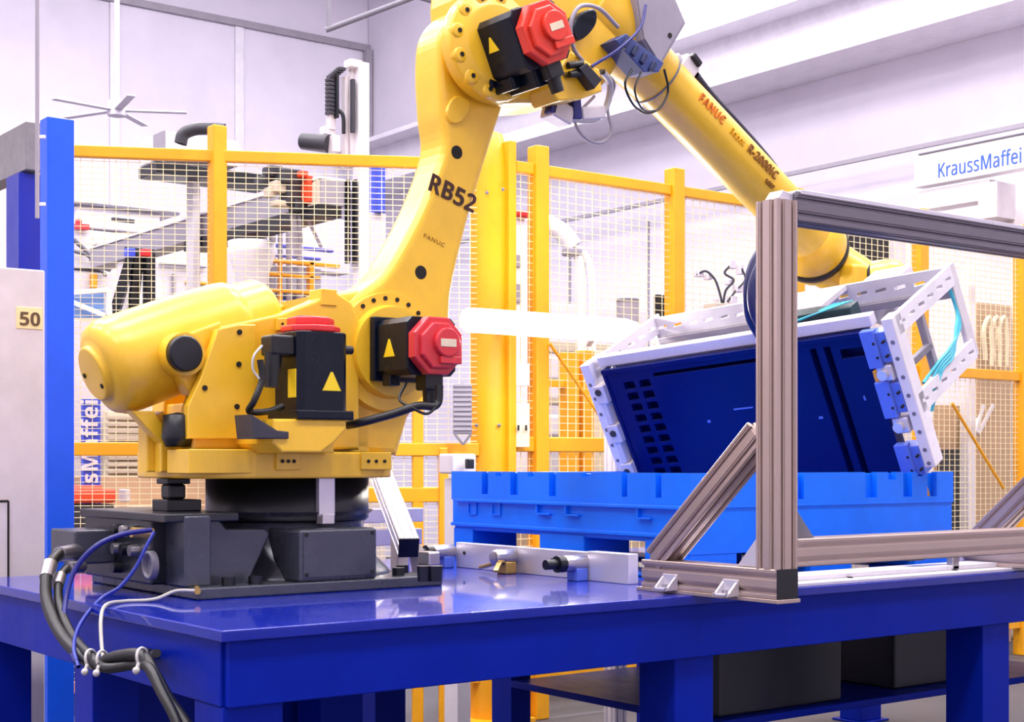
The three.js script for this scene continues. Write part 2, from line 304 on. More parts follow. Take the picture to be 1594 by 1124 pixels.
{ // --- spring balancer behind the carousel
  const z = -0.1, a3 = onZ(152, 580, z), b3 = onZ(414, 486, z);
  const L = a3.distanceTo(b3);
  const bl = obj('balancer_cylinder', lathe(a3, b3, [[0, -0.022], [0.082, -0.022], [0.09, -0.016], [0.093, 0.002], [0.112, 0.002], [0.142, 0.018], [0.158, 0.05], [0.16, 0.1], [0.158, 0.3], [0.15, L - 0.16], [0.145, L - 0.13], [0.128, L - 0.11], [0.122, L - 0.02], [0.105, L + 0.005], [0, L + 0.01]], 64), M.yellow, robot);
  const dir = b3.clone().sub(a3).normalize();
  const e = a3.clone().addScaledVector(dir, -0.02), side = V(0, 0, 1), up = V(-dir.y, dir.x, 0);
  parts('end_screw', [[-0.055, 0.02], [0.055, -0.02]].map(([s, u]) => { const p = e.clone().addScaledVector(side, s).addScaledVector(up, u - 0.02); return cyl(p, p.clone().addScaledVector(dir, -0.006), 0.008, 0.008, 10); }), M.hole, bl);
  const [cx, cy] = q(291, 550, 0.14);
  obj('trunnion', [cyl(V(cx + 0.01, cy, -0.05), V(cx + 0.01, cy, 0.11), 0.075, 0.068, 32), ext(qs(0.08, [[258, 560], [300, 516], [345, 500], [345, 560], [318, 612], [300, 615]]), 0.0, 0.08, 0.01)], M.yellow, bl);
  obj('trunnion_cap', lathe(V(cx, cy, 0.105), V(cx, cy, 1), [[0, 0], [0.057, 0], [0.057, 0.028], [0.05, 0.034], [0.0, 0.034]], 36), M.black, bl);
}
function servo(name, c, turn, s, sideways = true, LB = 0.22, capMat = M.pinkred) {   // a black motor with a red cap, its shaft along +z, or up
  const g = (arr) => arr.map(x => { if (!sideways) x.rotateX(-Math.PI / 2); else if (turn) x.rotateZ(turn); return x.translate(c.x, c.y, c.z); });
  const oct = (r, k = 0.42) => { const a = r * k; return [[-a, -r], [a, -r], [r, -a], [r, a], [a, r], [-a, r], [-r, a], [-r, -a]]; };
  const m = obj(name, g([ext(shp([[-s, -s + 0.02], [-s + 0.02, -s], [s - 0.02, -s], [s, -s + 0.02], [s, s - 0.02], [s - 0.02, s], [-s + 0.02, s], [-s, s - 0.02]]), 0, sideways ? LB : 0.28, 0.005), box(-s - 0.012, s + 0.012, -s - 0.012, s + 0.012, 0, 0.03, 0.006)]), M.motor, robot);
  const z0 = sideways ? LB : 0.28;
  const cap = obj('motor_cap', g([ext(shp(oct(s * 0.98)), z0, z0 + (sideways ? 0.042 : 0.022), 0.006), ext(shp(oct(s * 0.78)), z0 + (sideways ? 0.036 : 0.02), z0 + (sideways ? 0.058 : 0.05), 0.008)]), sideways ? capMat : M.red, m);
  if (sideways) {
    const z1 = z0 + 0.052;
    obj('cap_boss', g([ext(shp(circ(0.016, 0.01, s * 0.5, 24)), z1, z1 + 0.025, 0.006), box(-0.01, s * 0.75, -s * 0.62, -s * 0.36, z1 - 0.02, z1 + 0.02, 0.004)]), capMat, cap);
    obj('cap_label', g([box(-0.016, 0.046, -0.005, 0.021, z1 + 0.024, z1 + 0.027, 0.001)]), M.cream, cap);
    obj('plug_socket', g([box(-0.035, 0.035, -s - 0.05, -s * 0.8, z0 - 0.05, z0 + 0.02, 0.008), cyl(V(0, -s - 0.1, z0 - 0.01), V(0, -s - 0.04, z0 - 0.01), 0.024, 0.027, 14)]), M.rubber, m);
    obj('drain_plug', g([box(-0.085, -0.04, -s - 0.03, -s + 0.01, 0.04, 0.09, 0.006)]), M.rubber, m);
  } else {
    obj('cap_boss', g([box(-0.05, -0.01, -0.02, 0.03, z0 + 0.02, z0 + 0.055, 0.006)]), M.black, cap);
  }
  return { m, g, z0 };
}
const triSign = (s) => shp([[-s, -s * 0.8], [s, -s * 0.8], [s * 0.85, -s * 0.55], [s * 0.1, s * 0.95], [-s * 0.1, s * 0.95], [-s * 0.85, -s * 0.55]]);
{ // --- joint motors
  const [x2, y2] = q(622, 545, 0.14);
  const j2 = servo('shoulder_motor', V(x2, y2, 0.12), 0, 0.098);
  const onSide = (g, y, z, xs) => { g.rotateY(-Math.PI / 2); return g.translate(xs, y, z); };
  obj('warning_label', onSide(ext(triSign(0.034), 0, 0.002), y2 - 0.005, 0.12 + 0.11, x2 - 0.0985), M.labelYellow, j2.m);
  const j1c = V(q(475, 655, 0.27)[0] + 0.02, 1.555, 0.27);
  const j1 = servo('swivel_motor', j1c, 0, 0.09, false);
  obj('warning_label', ext(triSign(0.034), 0.09, 0.0925).translate(j1c.x + 0.025, j1c.y + 0.12, j1c.z), M.labelYellow, j1.m);
  obj('rating_label', box(j1c.x - 0.0935, j1c.x - 0.09, j1c.y + 0.07, j1c.y + 0.16, j1c.z + 0.02, j1c.z + 0.07, 0.001), M.labelYellow, j1.m);
  obj('plug_socket', [box(j1c.x - 0.17, j1c.x - 0.085, j1c.y + 0.2, j1c.y + 0.265, j1c.z - 0.02, j1c.z + 0.06, 0.01), cyl(V(j1c.x - 0.15, j1c.y + 0.21, j1c.z + 0.03), V(j1c.x - 0.155, j1c.y + 0.1, j1c.z + 0.03), 0.028, 0.024, 14)], M.rubber, j1.m);
  obj('side_plug', cyl(V(j1c.x + 0.085, j1c.y + 0.23, j1c.z + 0.03), V(j1c.x + 0.135, j1c.y + 0.23, j1c.z + 0.03), 0.016, 0.014, 12), M.rubber, j1.m);
  const [x3, y3] = q(786, 74, 0.17);
  const j3 = servo('elbow_motor', V(x3, y3, 0.15), 0.42, 0.108, true, 0.23, M.scarlet);
  obj('terminal_cover', [box(-0.06, 0.06, -0.17, -0.1, 0.03, 0.2, 0.01), box(-0.1, 0.02, -0.15, -0.1, 0.0, 0.12, 0.01)].map(g => g.rotateZ(0.42).translate(x3, y3, 0.15)), M.motor, j3.m);
  obj('warning_label', ext(triSign(0.03), 0, 0.002).rotateY(-Math.PI / 2).translate(-0.109, 0.02, 0.09).rotateZ(0.42).translate(x3, y3, 0.15), M.labelYellow, j3.m);
}
{ // --- lower arm
  const zf = 0.07, zr = -0.11;
  const outline = smooth(qs(zf, [[690, 45], [684, 90], [687, 170], [692, 225], [672, 290], [640, 360], [600, 425], [545, 470], [520, 520], [530, 590], [580, 640], [640, 635], [690, 580], [703, 500], [706, 455], [735, 330], [770, 215], [786, 165], [800, 110], [790, 50], [750, 10], [715, 15]]), 5);
  const holes = [circ(...q(711, 237, zf), 0.024), circ(...q(655, 424, zf), 0.024)];
  const la = obj('lower_arm', ext(outline, zr, zf, 0.032, [], 5), M.yellow, robot);
  parts('arm_hole', holes.map(h => ext(h, zf - 0.004, zf + 0.0015)), M.hole, la);
  // raised web near the elbow and the bolted shoulder flange
  obj('web_pad', [ext(smooth(qs(zf + 0.02, [[698, 172], [712, 148], [735, 158], [722, 188], [705, 190]]), 3), zf - 0.02, zf + 0.012, 0.006)], M.yellow, la);
  const [fx, fy] = q(607, 548, 0.09);
  obj('shoulder_flange', [cyl(V(fx, fy, 0.04), V(fx, fy, 0.085), 0.212, 0.205, 48), cyl(V(fx, fy, 0.08), V(fx, fy, 0.12), 0.165, 0.155, 48)], M.yellow, la);
  parts('flange_bolt', Array.from({ length: 9 }, (_, i) => { const a = (35 + i * 15) * Math.PI / 180; return bolt(fx + 0.187 * Math.cos(a), fy + 0.187 * Math.sin(a), 0.085, 0.008); }), M.hole, la);
  // lettering
  const [tx, ty] = q(663, 289, zf); const [ux, uy] = q(736, 327, zf);
  const ang = Math.atan2(uy - ty, ux - tx), len = Math.hypot(ux - tx, uy - ty);
  const g = text('RB52', 0.062); const w = g.boundingBox.max.x; g.scale(len / w, len / w, 1); g.rotateZ(ang).translate(tx, ty - 0.012, zf + 0.0005);
  obj('lettering', g, M.ink, la);
  const g2 = text('FANUC', 0.014, fontReg, 0.0015); const [sx, sy] = q(658, 364, zf); g2.scale(1.6, 1, 1).rotateZ(ang).translate(sx, sy - 0.01, zf + 0.0005);
  obj('small_lettering', g2, M.inkGold, la);
}
// --- elbow and forearm
const FA = onZ(1010, 110, 0.0), FB = onZ(1262, 370, 0.0);
const fdir = FB.clone().sub(FA).normalize();
const FBACK = FA.clone().addScaledVector(fdir, -0.42);
{
  const [ex, ey] = q(768, 72, 0.14);
  const el = obj('elbow_housing', [
    lathe(V(ex, ey, 0.075), V(ex, ey, 1), [[0.165, -0.01], [0.165, 0.018], [0.194, 0.02], [0.2, 0.025], [0.2, 0.07], [0.192, 0.082], [0.15, 0.092], [0.135, 0.11], [0, 0.112]], 56),
    ext(smooth(qs(0.14, [[740, -60], [800, -110], [900, -130], [985, -60], [985, 40], [955, 120], [905, 152], [820, 160], [765, 150]]), 4), -0.15, 0.13, 0.03),
    ], M.yellow, robot);
  obj('elbow_bracket', ext(qs(0.25, [[854, 138], [888, 78], [934, 108], [938, 142], [906, 154], [870, 157]]), 0.1, 0.25, 0.008), M.yellow, el);
  obj('motor_recess', ext(smooth(qs(0.2, [[893, 40], [905, 20], [928, 14], [930, 34], [912, 58], [898, 62]]), 4), 0.1, 0.2, 0.01), M.motor, el);
  for (let i = 0; i < 8; i++) { const a = (85 + i * 29) * Math.PI / 180; obj('housing_lug', lathe(V(ex + 0.168 * Math.cos(a), ey + 0.168 * Math.sin(a), 0.14), V(ex + 0.168 * Math.cos(a), ey + 0.168 * Math.sin(a), 1), [[0.034, 0], [0.03, 0.02], [0.022, 0.026], [0, 0.027]], 20), M.yellow, el); }
  parts('lug_bolt', Array.from({ length: 8 }, (_, i) => { const a = (85 + i * 29) * Math.PI / 180; return bolt(ex + 0.168 * Math.cos(a), ey + 0.168 * Math.sin(a), 0.165, 0.009); }), M.hole, el);
  parts('bracket_screw', zb(0.252, [[884, 101], [880, 117], [871, 134]], 0.012), M.brass, el);
  const fa = obj('forearm', [
    lathe(FBACK, FB, [[0, 0], [0.15, 0], [0.165, 0.02], [0.165, 0.2], [0.15, 0.26], [0.128, 0.33], [0.122, 0.42], [0.121, 0.47], [0.113, 0.475], [0.105, FBACK.distanceTo(FB)], [0, FBACK.distanceTo(FB)]], 56)], M.yellow, robot);
  obj('joint_seam', lathe(FA.clone().addScaledVector(fdir, 0.045), FB, [[0.112, 0], [0.124, 0], [0.124, 0.008], [0.112, 0.008]], 48), M.midgrey, fa);
  // wrist: ball, yoke, end dome
  const wc = W(1264, 386, 6.9), wdir = cam(-0.3, 0.3, -0.9).normalize();       // round wrist cover that looks out of the cell
  const off = (p, v, k) => p.clone().addScaledVector(v, k);
  const wr = obj('wrist_ball', lathe(off(wc, wdir, 0.02), off(wc, wdir, 2), [[0.162, 0], [0.164, 0.02], [0.152, 0.075], [0.118, 0.125], [0.07, 0.158], [0, 0.17]], 48), M.yellow, robot);
  obj('wrist_seal', lathe(off(wc, wdir, -0.02), off(wc, wdir, 2), [[0, 0], [0.17, 0], [0.17, 0.044], [0, 0.044]], 48), M.black, wr);
  const jc = W(1356, 446, 6.95), jd = W(1410, 440, 6.9), dd = jd.clone().sub(jc).normalize();
  obj('wrist_yoke', [lathe(off(wc, wdir, -0.02), off(wc, wdir, -2), [[0.152, 0], [0.15, 0.06], [0.12, 0.14], [0, 0.16]], 40), cyl(off(wc, wdir, -0.08), off(jc, dd, -0.01), 0.125, 0.105, 32), cbox(W(1328, 436, 6.85), 0.1, 0.14, 0.1, 0.02)], M.yellow, wr);
  obj('flange_seal', lathe(off(jc, dd, -0.012), jd, [[0, 0], [0.122, 0], [0.122, 0.02], [0, 0.02]], 40), M.black, wr);
  obj('flange_dome', lathe(off(jc, dd, 0.006), jd, [[0.118, 0], [0.12, 0.07], [0.104, 0.13], [0.06, 0.18], [0, 0.19]], 40), M.yellow, wr);
  obj('tool_flange', cyl(off(jc, dd, 0.05).add(V(0, -0.06, 0)), off(jc, dd, 0.03).add(V(0, -0.17, -0.02)), 0.085, 0.085, 32), M.steel, wr);
  // lettering along the forearm, on the side of the tube that faces out
  const side = V(0, 0, 1).applyAxisAngle(fdir, 0.2).normalize(), upv = side.clone().cross(fdir).normalize().multiplyScalar(1);
  const mk = (s, at, size, off, mat, font) => {
    const g = text(s, size, font || fontBold, 0.008); const m = new THREE.Matrix4().makeBasis(fdir, upv, side); g.applyMatrix4(m);
    const p = FA.clone().addScaledVector(fdir, at).addScaledVector(side, 0.1055).addScaledVector(upv, off); return g.translate(p.x, p.y, p.z);
  };
  obj('lettering', mk('FANUC', 0.2, 0.036, 0.012, M.inkGold), plain('#d8731a', 0.6), fa);
  obj('lettering', mk('Robot', 0.41, 0.026, 0.012, M.ink, fontReg), plain('#e0a818', 0.6), fa);
  obj('lettering', mk('R-2000iC', 0.53, 0.036, 0.012), plain('#8a5a10', 0.6), fa);
  obj('lettering', mk('165F', 0.69, 0.02, -0.028), plain('#8a5a10', 0.6), fa);
}
// ------------------------------------------------------------------ cabling and boxes on the forearm
{
  const sideUp = V(-fdir.y, fdir.x, 0);
  const on = (t, u, z) => FA.clone().addScaledVector(fdir, t).addScaledVector(sideUp, u).add(V(0, 0, z));
  const c = thing('junction_box', 'flat grey junction box on top of the large robot forearm', 'box', on(-0.02, 0.2, 0.1));
  const bl = onZ(1003, 60, 0.16), br = onZ(1066, 62, 0.16);
  obj('enclosure', ext(qs(0.19, [[985, -30], [1000, 62], [1028, 104], [1068, 36], [1040, -30]]), 0.06, 0.19, 0.006), M.grey, c);
  obj('lid', ext(qs(0.2, [[990, -28], [1004, 60], [1028, 98], [1064, 36], [1036, -28]]), 0.19, 0.198, 0.003), M.grey, c);
  obj('lid_screw', zb(0.2, [[1043, 55]], 0.01), M.hole, c);
  const mfd = thing('valve_manifold', 'dark blue valve block below the grey junction box on the robot forearm', 'valve block', onZ(990, 85, 0.2));
  obj('manifold_body', ext(qs(0.22, [[958, 62], [975, 52], [1034, 98], [1026, 112], [1003, 112]]), 0.12, 0.22, 0.004), plain('#33447e', 0.5), mfd);
  for (let i = 0; i < 4; i++) { const [x, y] = q(972 + i * 14, 68 + i * 12, 0.22); obj('valve', cbox(V(x, y, 0.225), 0.02, 0.045, 0.02, 0.003, 0, -0.6), plain('#1d2850', 0.5), mfd); }
  const sb = thing('sensor_box', 'small black sensor box with plugs under the robot elbow bracket', 'sensor', onZ(920, 120, 0.28));
  obj('sensor_body', ext(qs(0.3, [[902, 106], [914, 98], [938, 124], [926, 138]]), 0.25, 0.3, 0.004), M.castingDark, sb);
  parts('plug', [cyl(onZ(906, 100, 0.28), onZ(884, 102, 0.28), 0.014, 0.012, 10), cyl(onZ(906, 114, 0.28), onZ(886, 116, 0.28), 0.014, 0.012, 10)], M.rubber, sb);
  const dp = thing('dress_pack_clamp', 'white and black hose clamp on top of the robot forearm', 'clamp', onZ(1065, 105, 0.05));
  parts('clamp_body', [cbox(onZ(1062, 108, 0.02), 0.09, 0.08, 0.1, 0.012, 0, -0.7), cbox(onZ(1050, 96, 0.06), 0.04, 0.06, 0.05, 0.01, 0, -0.7)], M.offwhite, dp);
  obj('clamp_strap', [cbox(onZ(1072, 97, 0.03), 0.06, 0.03, 0.11, 0.008, 0, -0.7)], M.black, dp);
  tag(obj('hose_cover', [tube([onZ(1078, 122, 0.0), onZ(1098, 146, 0.0), onZ(1140, 190, 0), onZ(1180, 235, 0), onZ(1207, 270, 0), onZ(1216, 290, 0)], 0.026, 12), tube([onZ(1082, 118, 0.05), onZ(1105, 148, 0.04), onZ(1145, 192, 0.03), onZ(1185, 238, 0.02)], 0.02, 10)], plain('#1b1a2e', 0.6)), 'dark hose bundle lying along the top of the robot forearm', 'hose');
  const cab = (name, label, pts, r, mat) => tag(obj(name, tube(pts, r, 8), mat), label, 'cable');
  cab('cable', 'grey cable looping from the red elbow motor to the junction box', [onZ(962, 42, 0.22), onZ(930, 12, 0.27), onZ(900, 12, 0.3), onZ(888, 40, 0.3), onZ(893, 75, 0.28), onZ(908, 96, 0.24)], 0.008, M.grey);
  cab('cable', 'dark blue cable hanging from the junction box to the sensor box', [onZ(1005, 8, 0.22), onZ(998, 40, 0.24), onZ(965, 75, 0.26), onZ(920, 104, 0.25)], 0.006, M.hoseBlue);
  cab('cable', 'black cable loop around the forearm below the valve block', [onZ(984, 108, 0.22), onZ(973, 130, 0.23), onZ(985, 162, 0.2), onZ(1008, 176, 0.16), onZ(1030, 165, 0.14), onZ(1040, 140, 0.13), onZ(1034, 108, 0.15)], 0.005, M.black);
  cab('cable', 'thin black cable drooping from the front of the valve block', [onZ(998, 112, 0.22), onZ(988, 140, 0.23), onZ(1000, 170, 0.2), onZ(1022, 172, 0.16)], 0.004, M.black);
  cab('cable', 'grey cable loop dangling under the robot elbow', [onZ(925, 150, 0.1), onZ(895, 188, 0.12), onZ(912, 216, 0.12), onZ(938, 222, 0.12), onZ(952, 205, 0.12), onZ(946, 170, 0.12), onZ(956, 130, 0.14), onZ(934, 110, 0.18)], 0.006, M.grey);
  cab('cable', 'white cable bundle bent under the sensor box', [onZ(858, 164, 0.1), onZ(885, 182, 0.12), onZ(925, 186, 0.12), onZ(944, 165, 0.12), onZ(950, 132, 0.15), onZ(938, 112, 0.2)], 0.013, M.cableWhite);
  const v = thing('solenoid_unit', 'white solenoid unit hanging under the robot elbow', 'valve', onZ(870, 178, 0.1));
  parts('solenoid_body', [cbox(onZ(868, 176, 0.1), 0.1, 0.07, 0.08, 0.008, 0, -0.3), cbox(onZ(915, 178, 0.1), 0.12, 0.05, 0.08, 0.008, 0, 0.2)], M.offwhite, v);
  parts('solenoid_coil', [cbox(onZ(893, 168, 0.12), 0.04, 0.09, 0.05, 0.005, 0, 0.1), cbox(onZ(858, 168, 0.12), 0.03, 0.05, 0.04, 0.005, 0, -0.3)], M.hoseBlue, v);
  cab('cable', 'pair of black motor cables running from the red shoulder motor to the carousel', [onZ(684, 600, 0.4), onZ(680, 630, 0.4), onZ(650, 632, 0.4), onZ(610, 645, 0.36), onZ(560, 658, 0.3), onZ(540, 662, 0.24)], 0.014, M.rubber);
  cab('cable', 'thin black wire below the shoulder motor cables', [onZ(632, 596, 0.3), onZ(622, 622, 0.34), onZ(640, 634, 0.4), onZ(665, 644, 0.41), onZ(684, 628, 0.41)], 0.005, M.rubber);
  cab('cable', 'black cable dropping from the plug of the swivel motor', [onZ(405, 560, 0.34), onZ(408, 590, 0.34), onZ(395, 625, 0.34), onZ(388, 640, 0.3), onZ(420, 640, 0.3), onZ(440, 632, 0.3)], 0.011, M.rubber);
  cab('cable', 'thin pale wire looped beside the swivel motor', [onZ(408, 538, 0.32), onZ(395, 555, 0.33), onZ(394, 575, 0.33), onZ(404, 590, 0.34)], 0.004, M.cableWhite);
  tag(obj('wrist_hose', [tube([onZ(1192, 380, 0.1), onZ(1172, 415, 0.12), onZ(1164, 455, 0.12), onZ(1168, 495, 0.1), onZ(1185, 525, 0.1)], 0.022, 12), tube([onZ(1188, 400, 0.16), onZ(1172, 440, 0.16), onZ(1172, 480, 0.16), onZ(1190, 520, 0.16)], 0.02, 10)], plain('#141a52', 0.5)), 'dark blue hose bundle hanging beside the wrist behind the aluminium post', 'hose');
}

// ------------------------------------------------------------------ hoses at the table end
{
  const P = (px, py, d) => W(px, py, d);
  const h = thing('power_hose', 'thick black power hose curving out of the robot base and over the table end', 'hose', P(100, 1000, 4.4));
  obj('hose', tube([P(115, 862, 4.75), P(92, 862, 4.62), P(74, 890, 4.5), P(72, 930, 4.42), P(90, 980, 4.3), P(125, 1020, 4.15), P(150, 1033, 4.08), P(185, 1022, 4.0), P(222, 1022, 3.92), P(240, 1050, 3.86), P(262, 1090, 3.8), P(290, 1130, 3.75), P(310, 1180, 3.7)], 0.018, 12), M.rubber, h);
  parts('hose_fitting', [cyl(P(122, 858, 4.8), P(92, 862, 4.62), 0.026, 0.022, 14), cyl(P(78, 878, 4.53), P(72, 900, 4.48), 0.024, 0.022, 14)], M.steel, h);
  const h2 = thing('power_hose', 'thinner black power hose with a pale collar beside the thick one', 'hose', P(110, 1000, 4.4));
  obj('hose', tube([P(125, 882, 4.72), P(104, 885, 4.6), P(92, 905, 4.5), P(92, 940, 4.42), P(110, 985, 4.28), P(140, 1020, 4.1), P(165, 1040, 4.0), P(210, 1035, 3.95), P(232, 1040, 3.86), P(250, 1075, 3.8), P(275, 1124, 3.74), P(290, 1180, 3.7)], 0.014, 12), M.rubber, h2);
  parts('hose_fitting', [cyl(P(126, 882, 4.73), P(106, 884, 4.6), 0.02, 0.018, 14), cyl(P(94, 897, 4.53), P(90, 912, 4.48), 0.019, 0.018, 14)], M.steel, h2);
  tag(obj('air_hose', tube([P(236, 825, 4.55), P(190, 832, 4.5), P(150, 850, 4.46), P(118, 885, 4.44), P(103, 930, 4.4), P(100, 980, 4.32), P(112, 1015, 4.18), P(120, 1030, 4.1)], 0.008, 8), M.hoseBlue), 'dark blue air hose arching from the base fitting over the table edge', 'hose');
  tag(obj('air_hose', tube([P(240, 828, 4.52), P(228, 850, 4.5), P(210, 885, 4.48), P(185, 915, 4.46), P(160, 930, 4.44), P(126, 970, 4.3), P(115, 1010, 4.15), P(122, 1038, 4.08)], 0.006, 8), plain('#16298c', 0.4)), 'thin bright blue air tube draped in front of the connector panel', 'hose');
  tag(obj('signal_cable', tube([V(-0.455, TY + 0.0285, 0.285), P(275, 920, 4.5), P(240, 933, 4.45), P(195, 936, 4.42), P(165, 942, 4.28), P(157, 965, 4.16), P(158, 1000, 4.1), P(161, 1030, 4.04)], 0.0055, 8), plain('#a8a69e', 0.5)), 'pale cable from a brass fitting bent down over the table end', 'cable');
  const tie = (px, py, d, label) => { const t = thing('cable_tie', label, 'cable tie', P(px, py + 10, d), 'pale cable ties round the hose bundle'); const m = obj('strap', [new THREE.TorusGeometry(0.026, 0.004, 8, 20).rotateY(0.6).rotateZ(0.3).translate(P(px, py, d).x, P(px, py, d).y, P(px, py, d).z)], M.cableWhite, t); obj('strap_end', [cyl(P(px - 6, py + 8, d - 0.04), P(px - 10, py + 20, d - 0.05), 0.005, 0.005, 8), new THREE.SphereGeometry(0.01, 12, 8).translate(P(px - 10, py + 20, d - 0.05).x, P(px - 10, py + 20, d - 0.05).y, P(px - 10, py + 20, d - 0.05).z)], M.cableWhite, t); };
  tie(142, 1026, 4.08, 'pale cable tie where the blue air tubes meet the black hoses'); tie(160, 1028, 4.04, 'pale cable tie right under the end of the pale signal cable'); tie(222, 1024, 3.9, 'pale cable tie beside the black anchor on the table end');
  tag(obj('cable_anchor', [cbox(onX(228, 1018, TX0 + 0.01), 0.03, 0.03, 0.06, 0.004), cyl(onX(236, 1020, TX0 + 0.02), onX(244, 1017, TX0 - 0.03), 0.012, 0.012, 10)], M.black), 'small black cable anchor on the end face of the blue table', 'bracket');
}

// ------------------------------------------------------------------ aluminium profile frame
const profile = (s = 0.09) => {          // outline with two T-slots on every side
  const h = s / 2, w = 0.0045, dp = 0.012, e = 0.003, pts = [];
  const sidePts = [[-h, 0]]; const slots = [-h * 0.5, h * 0.5];
  const one = [[-h + 0.003, -h]]; for (const c of slots) one.push([c - w - 0.006, -h], [c - w - 0.005, -h + e], [c - w, -h + e], [c - w, -h + dp], [c + w, -h + dp], [c + w, -h + e], [c + w + 0.005, -h + e], [c + w + 0.006, -h]); one.push([h - 0.003, -h]);
  for (let k = 0; k < 4; k++) { const a = k * Math.PI / 2, ca = Math.cos(a), sa = Math.sin(a); for (const [x, y] of one) pts.push([x * ca - y * sa, x * sa + y * ca]); }
  return pts;
};
const prof = (a, b, up, s) => along(ext(profile(s), 0, a.distanceTo(b)), a, b, up);
{
  const x0 = 0.863, x1 = 0.953, z1 = 1.43, z0 = 0.83, xm = (x0 + x1) / 2, yb = 1.012, s = 0.09;
  const t = thing('aluminium_frame', 'slotted aluminium profile frame standing on the front edge of the blue table', 'frame', V(xm, TY, 1.1));
  obj('foot_plate', box(x0 - 0.005, x1 + 0.005, TY, yb, z0 - 0.02, z1 + 0.005, 0.002), M.alu, t);
  const bb = obj('foot_beam', prof(V(xm, yb + s / 2, z0), V(xm, yb + s / 2, z1 - 0.004)), M.alu, t);
  obj('end_cap', box(x0, x1, yb, yb + s, z1 - 0.004, z1, 0.0015), M.black, bb);
  for (const z of [0.97, 1.24]) { const br = obj('angle_bracket', [box(x0 - 0.05, x0, yb + 0.0, yb + 0.008, z - 0.03, z + 0.03, 0.002), box(x0 - 0.008, x0, yb, yb + 0.05, z - 0.03, z + 0.03, 0.002), ...[-0.026, 0.026].map(k => extX([[z + k - 0.004, yb], [z + k + 0.004, yb], [z + k + 0.004, yb + 0.01], [z + k - 0.004, yb + 0.01]], x0 - 0.05, x0)), ...[-0.028, 0.028].map(k => ext([[x0 - 0.05, yb], [x0, yb], [x0, yb + 0.05]], z + k - 0.004, z + k + 0.004))], M.aluBright, t); obj('bracket_bolt', cyl(V(x0 - 0.028, yb + 0.006, z), V(x0 - 0.028, yb + 0.018, z), 0.009, 0.009, 8), M.steel, br); }
  obj('post', prof(V(xm, yb + s, z1 - s / 2), V(xm, 2.205, z1 - s / 2)), M.alu, t);
  obj('post_top_bracket', [ext([[x0 + 0.02, 2.205], [x1, 2.205], [x1, 2.23], [x0 + 0.045, 2.235]], z1 - 0.075, z1 - 0.02, 0.003)], M.aluBright, t);
  obj('top_rail', prof(V(x1, 2.19, z1 - s / 2), V(3.9, 2.19, z1 - s / 2)), M.aluDark, t);
  obj('rail_lip', box(x1 + 0.01, 3.9, 2.226, 2.24, z1 - s, z1 + 0.004, 0.002), M.aluBright, t);
  obj('bottom_rail', prof(V(x1, 1.148, z1 - s / 2), V(3.9, 1.148, z1 - s / 2), V(0, 1, 0), 0.085), M.alu, t);
  obj('brace', prof(V(xm, yb + s + 0.0, z0 + 0.045), V(xm, 1.51, z1 - s - 0.01), V(1, 0, 0), 0.085), M.alu, t);
  obj('corner_gusset', extX([[z1 - s, yb + s], [z1 - s - 0.1, yb + s], [z1 - s, yb + s + 0.11]], xm - 0.02, xm + 0.02, 0.002), M.aluBright, t);
  obj('corner_gusset', ext([[x1, 1.19], [x1 + 0.1, 1.19], [x1, 1.3]], z1 - 0.065, z1 - 0.025, 0.002), M.midgrey, t);
  // the far bay of the same frame
  const xf = 2.62; obj('foot_beam', prof(V(xf, yb + s / 2, z0), V(xf, yb + s / 2, z1 - s)), M.alu, t);
  obj('brace', prof(V(xf, yb + s, z0 + 0.045), V(xf, 1.51, z1 - s - 0.01), V(1, 0, 0), 0.085), M.alu, t);
  obj('post', prof(V(xf, yb + s, z1 - s / 2), V(xf, 2.14, z1 - s / 2)), M.alu, t);
  obj('base_rail', [box(x1 + 0.01, 4.0, TY, TY + 0.012, 0.86, 1.06, 0.002), box(x1 + 0.01, 4.0, TY + 0.012, TY + 0.03, 0.86, 0.99, 0.003)], M.white, t);
  parts('rail_screw', [1.12, 1.7, 2.3].flatMap(x => [cyl(V(x, TY + 0.012, 1.0), V(x, TY + 0.016, 1.0), 0.01, 0.01, 10)]), M.hole, t);
  const vv = thing('toggle_clamp', 'small steel clamp with a black knob on the rail under the aluminium frame', 'clamp', V(2.2, TY + 0.05, 0.9));
  parts('clamp_body', [cyl(V(2.2, TY + 0.075, 0.92), V(2.36, TY + 0.075, 0.92), 0.02, 0.02, 12), box(2.3, 2.34, TY + 0.012, TY + 0.1, 0.96, 0.99)], M.steel, vv); obj('knob', cyl(V(2.12, TY + 0.075, 0.92), V(2.2, TY + 0.075, 0.92), 0.026, 0.026, 14), M.black, vv);
}

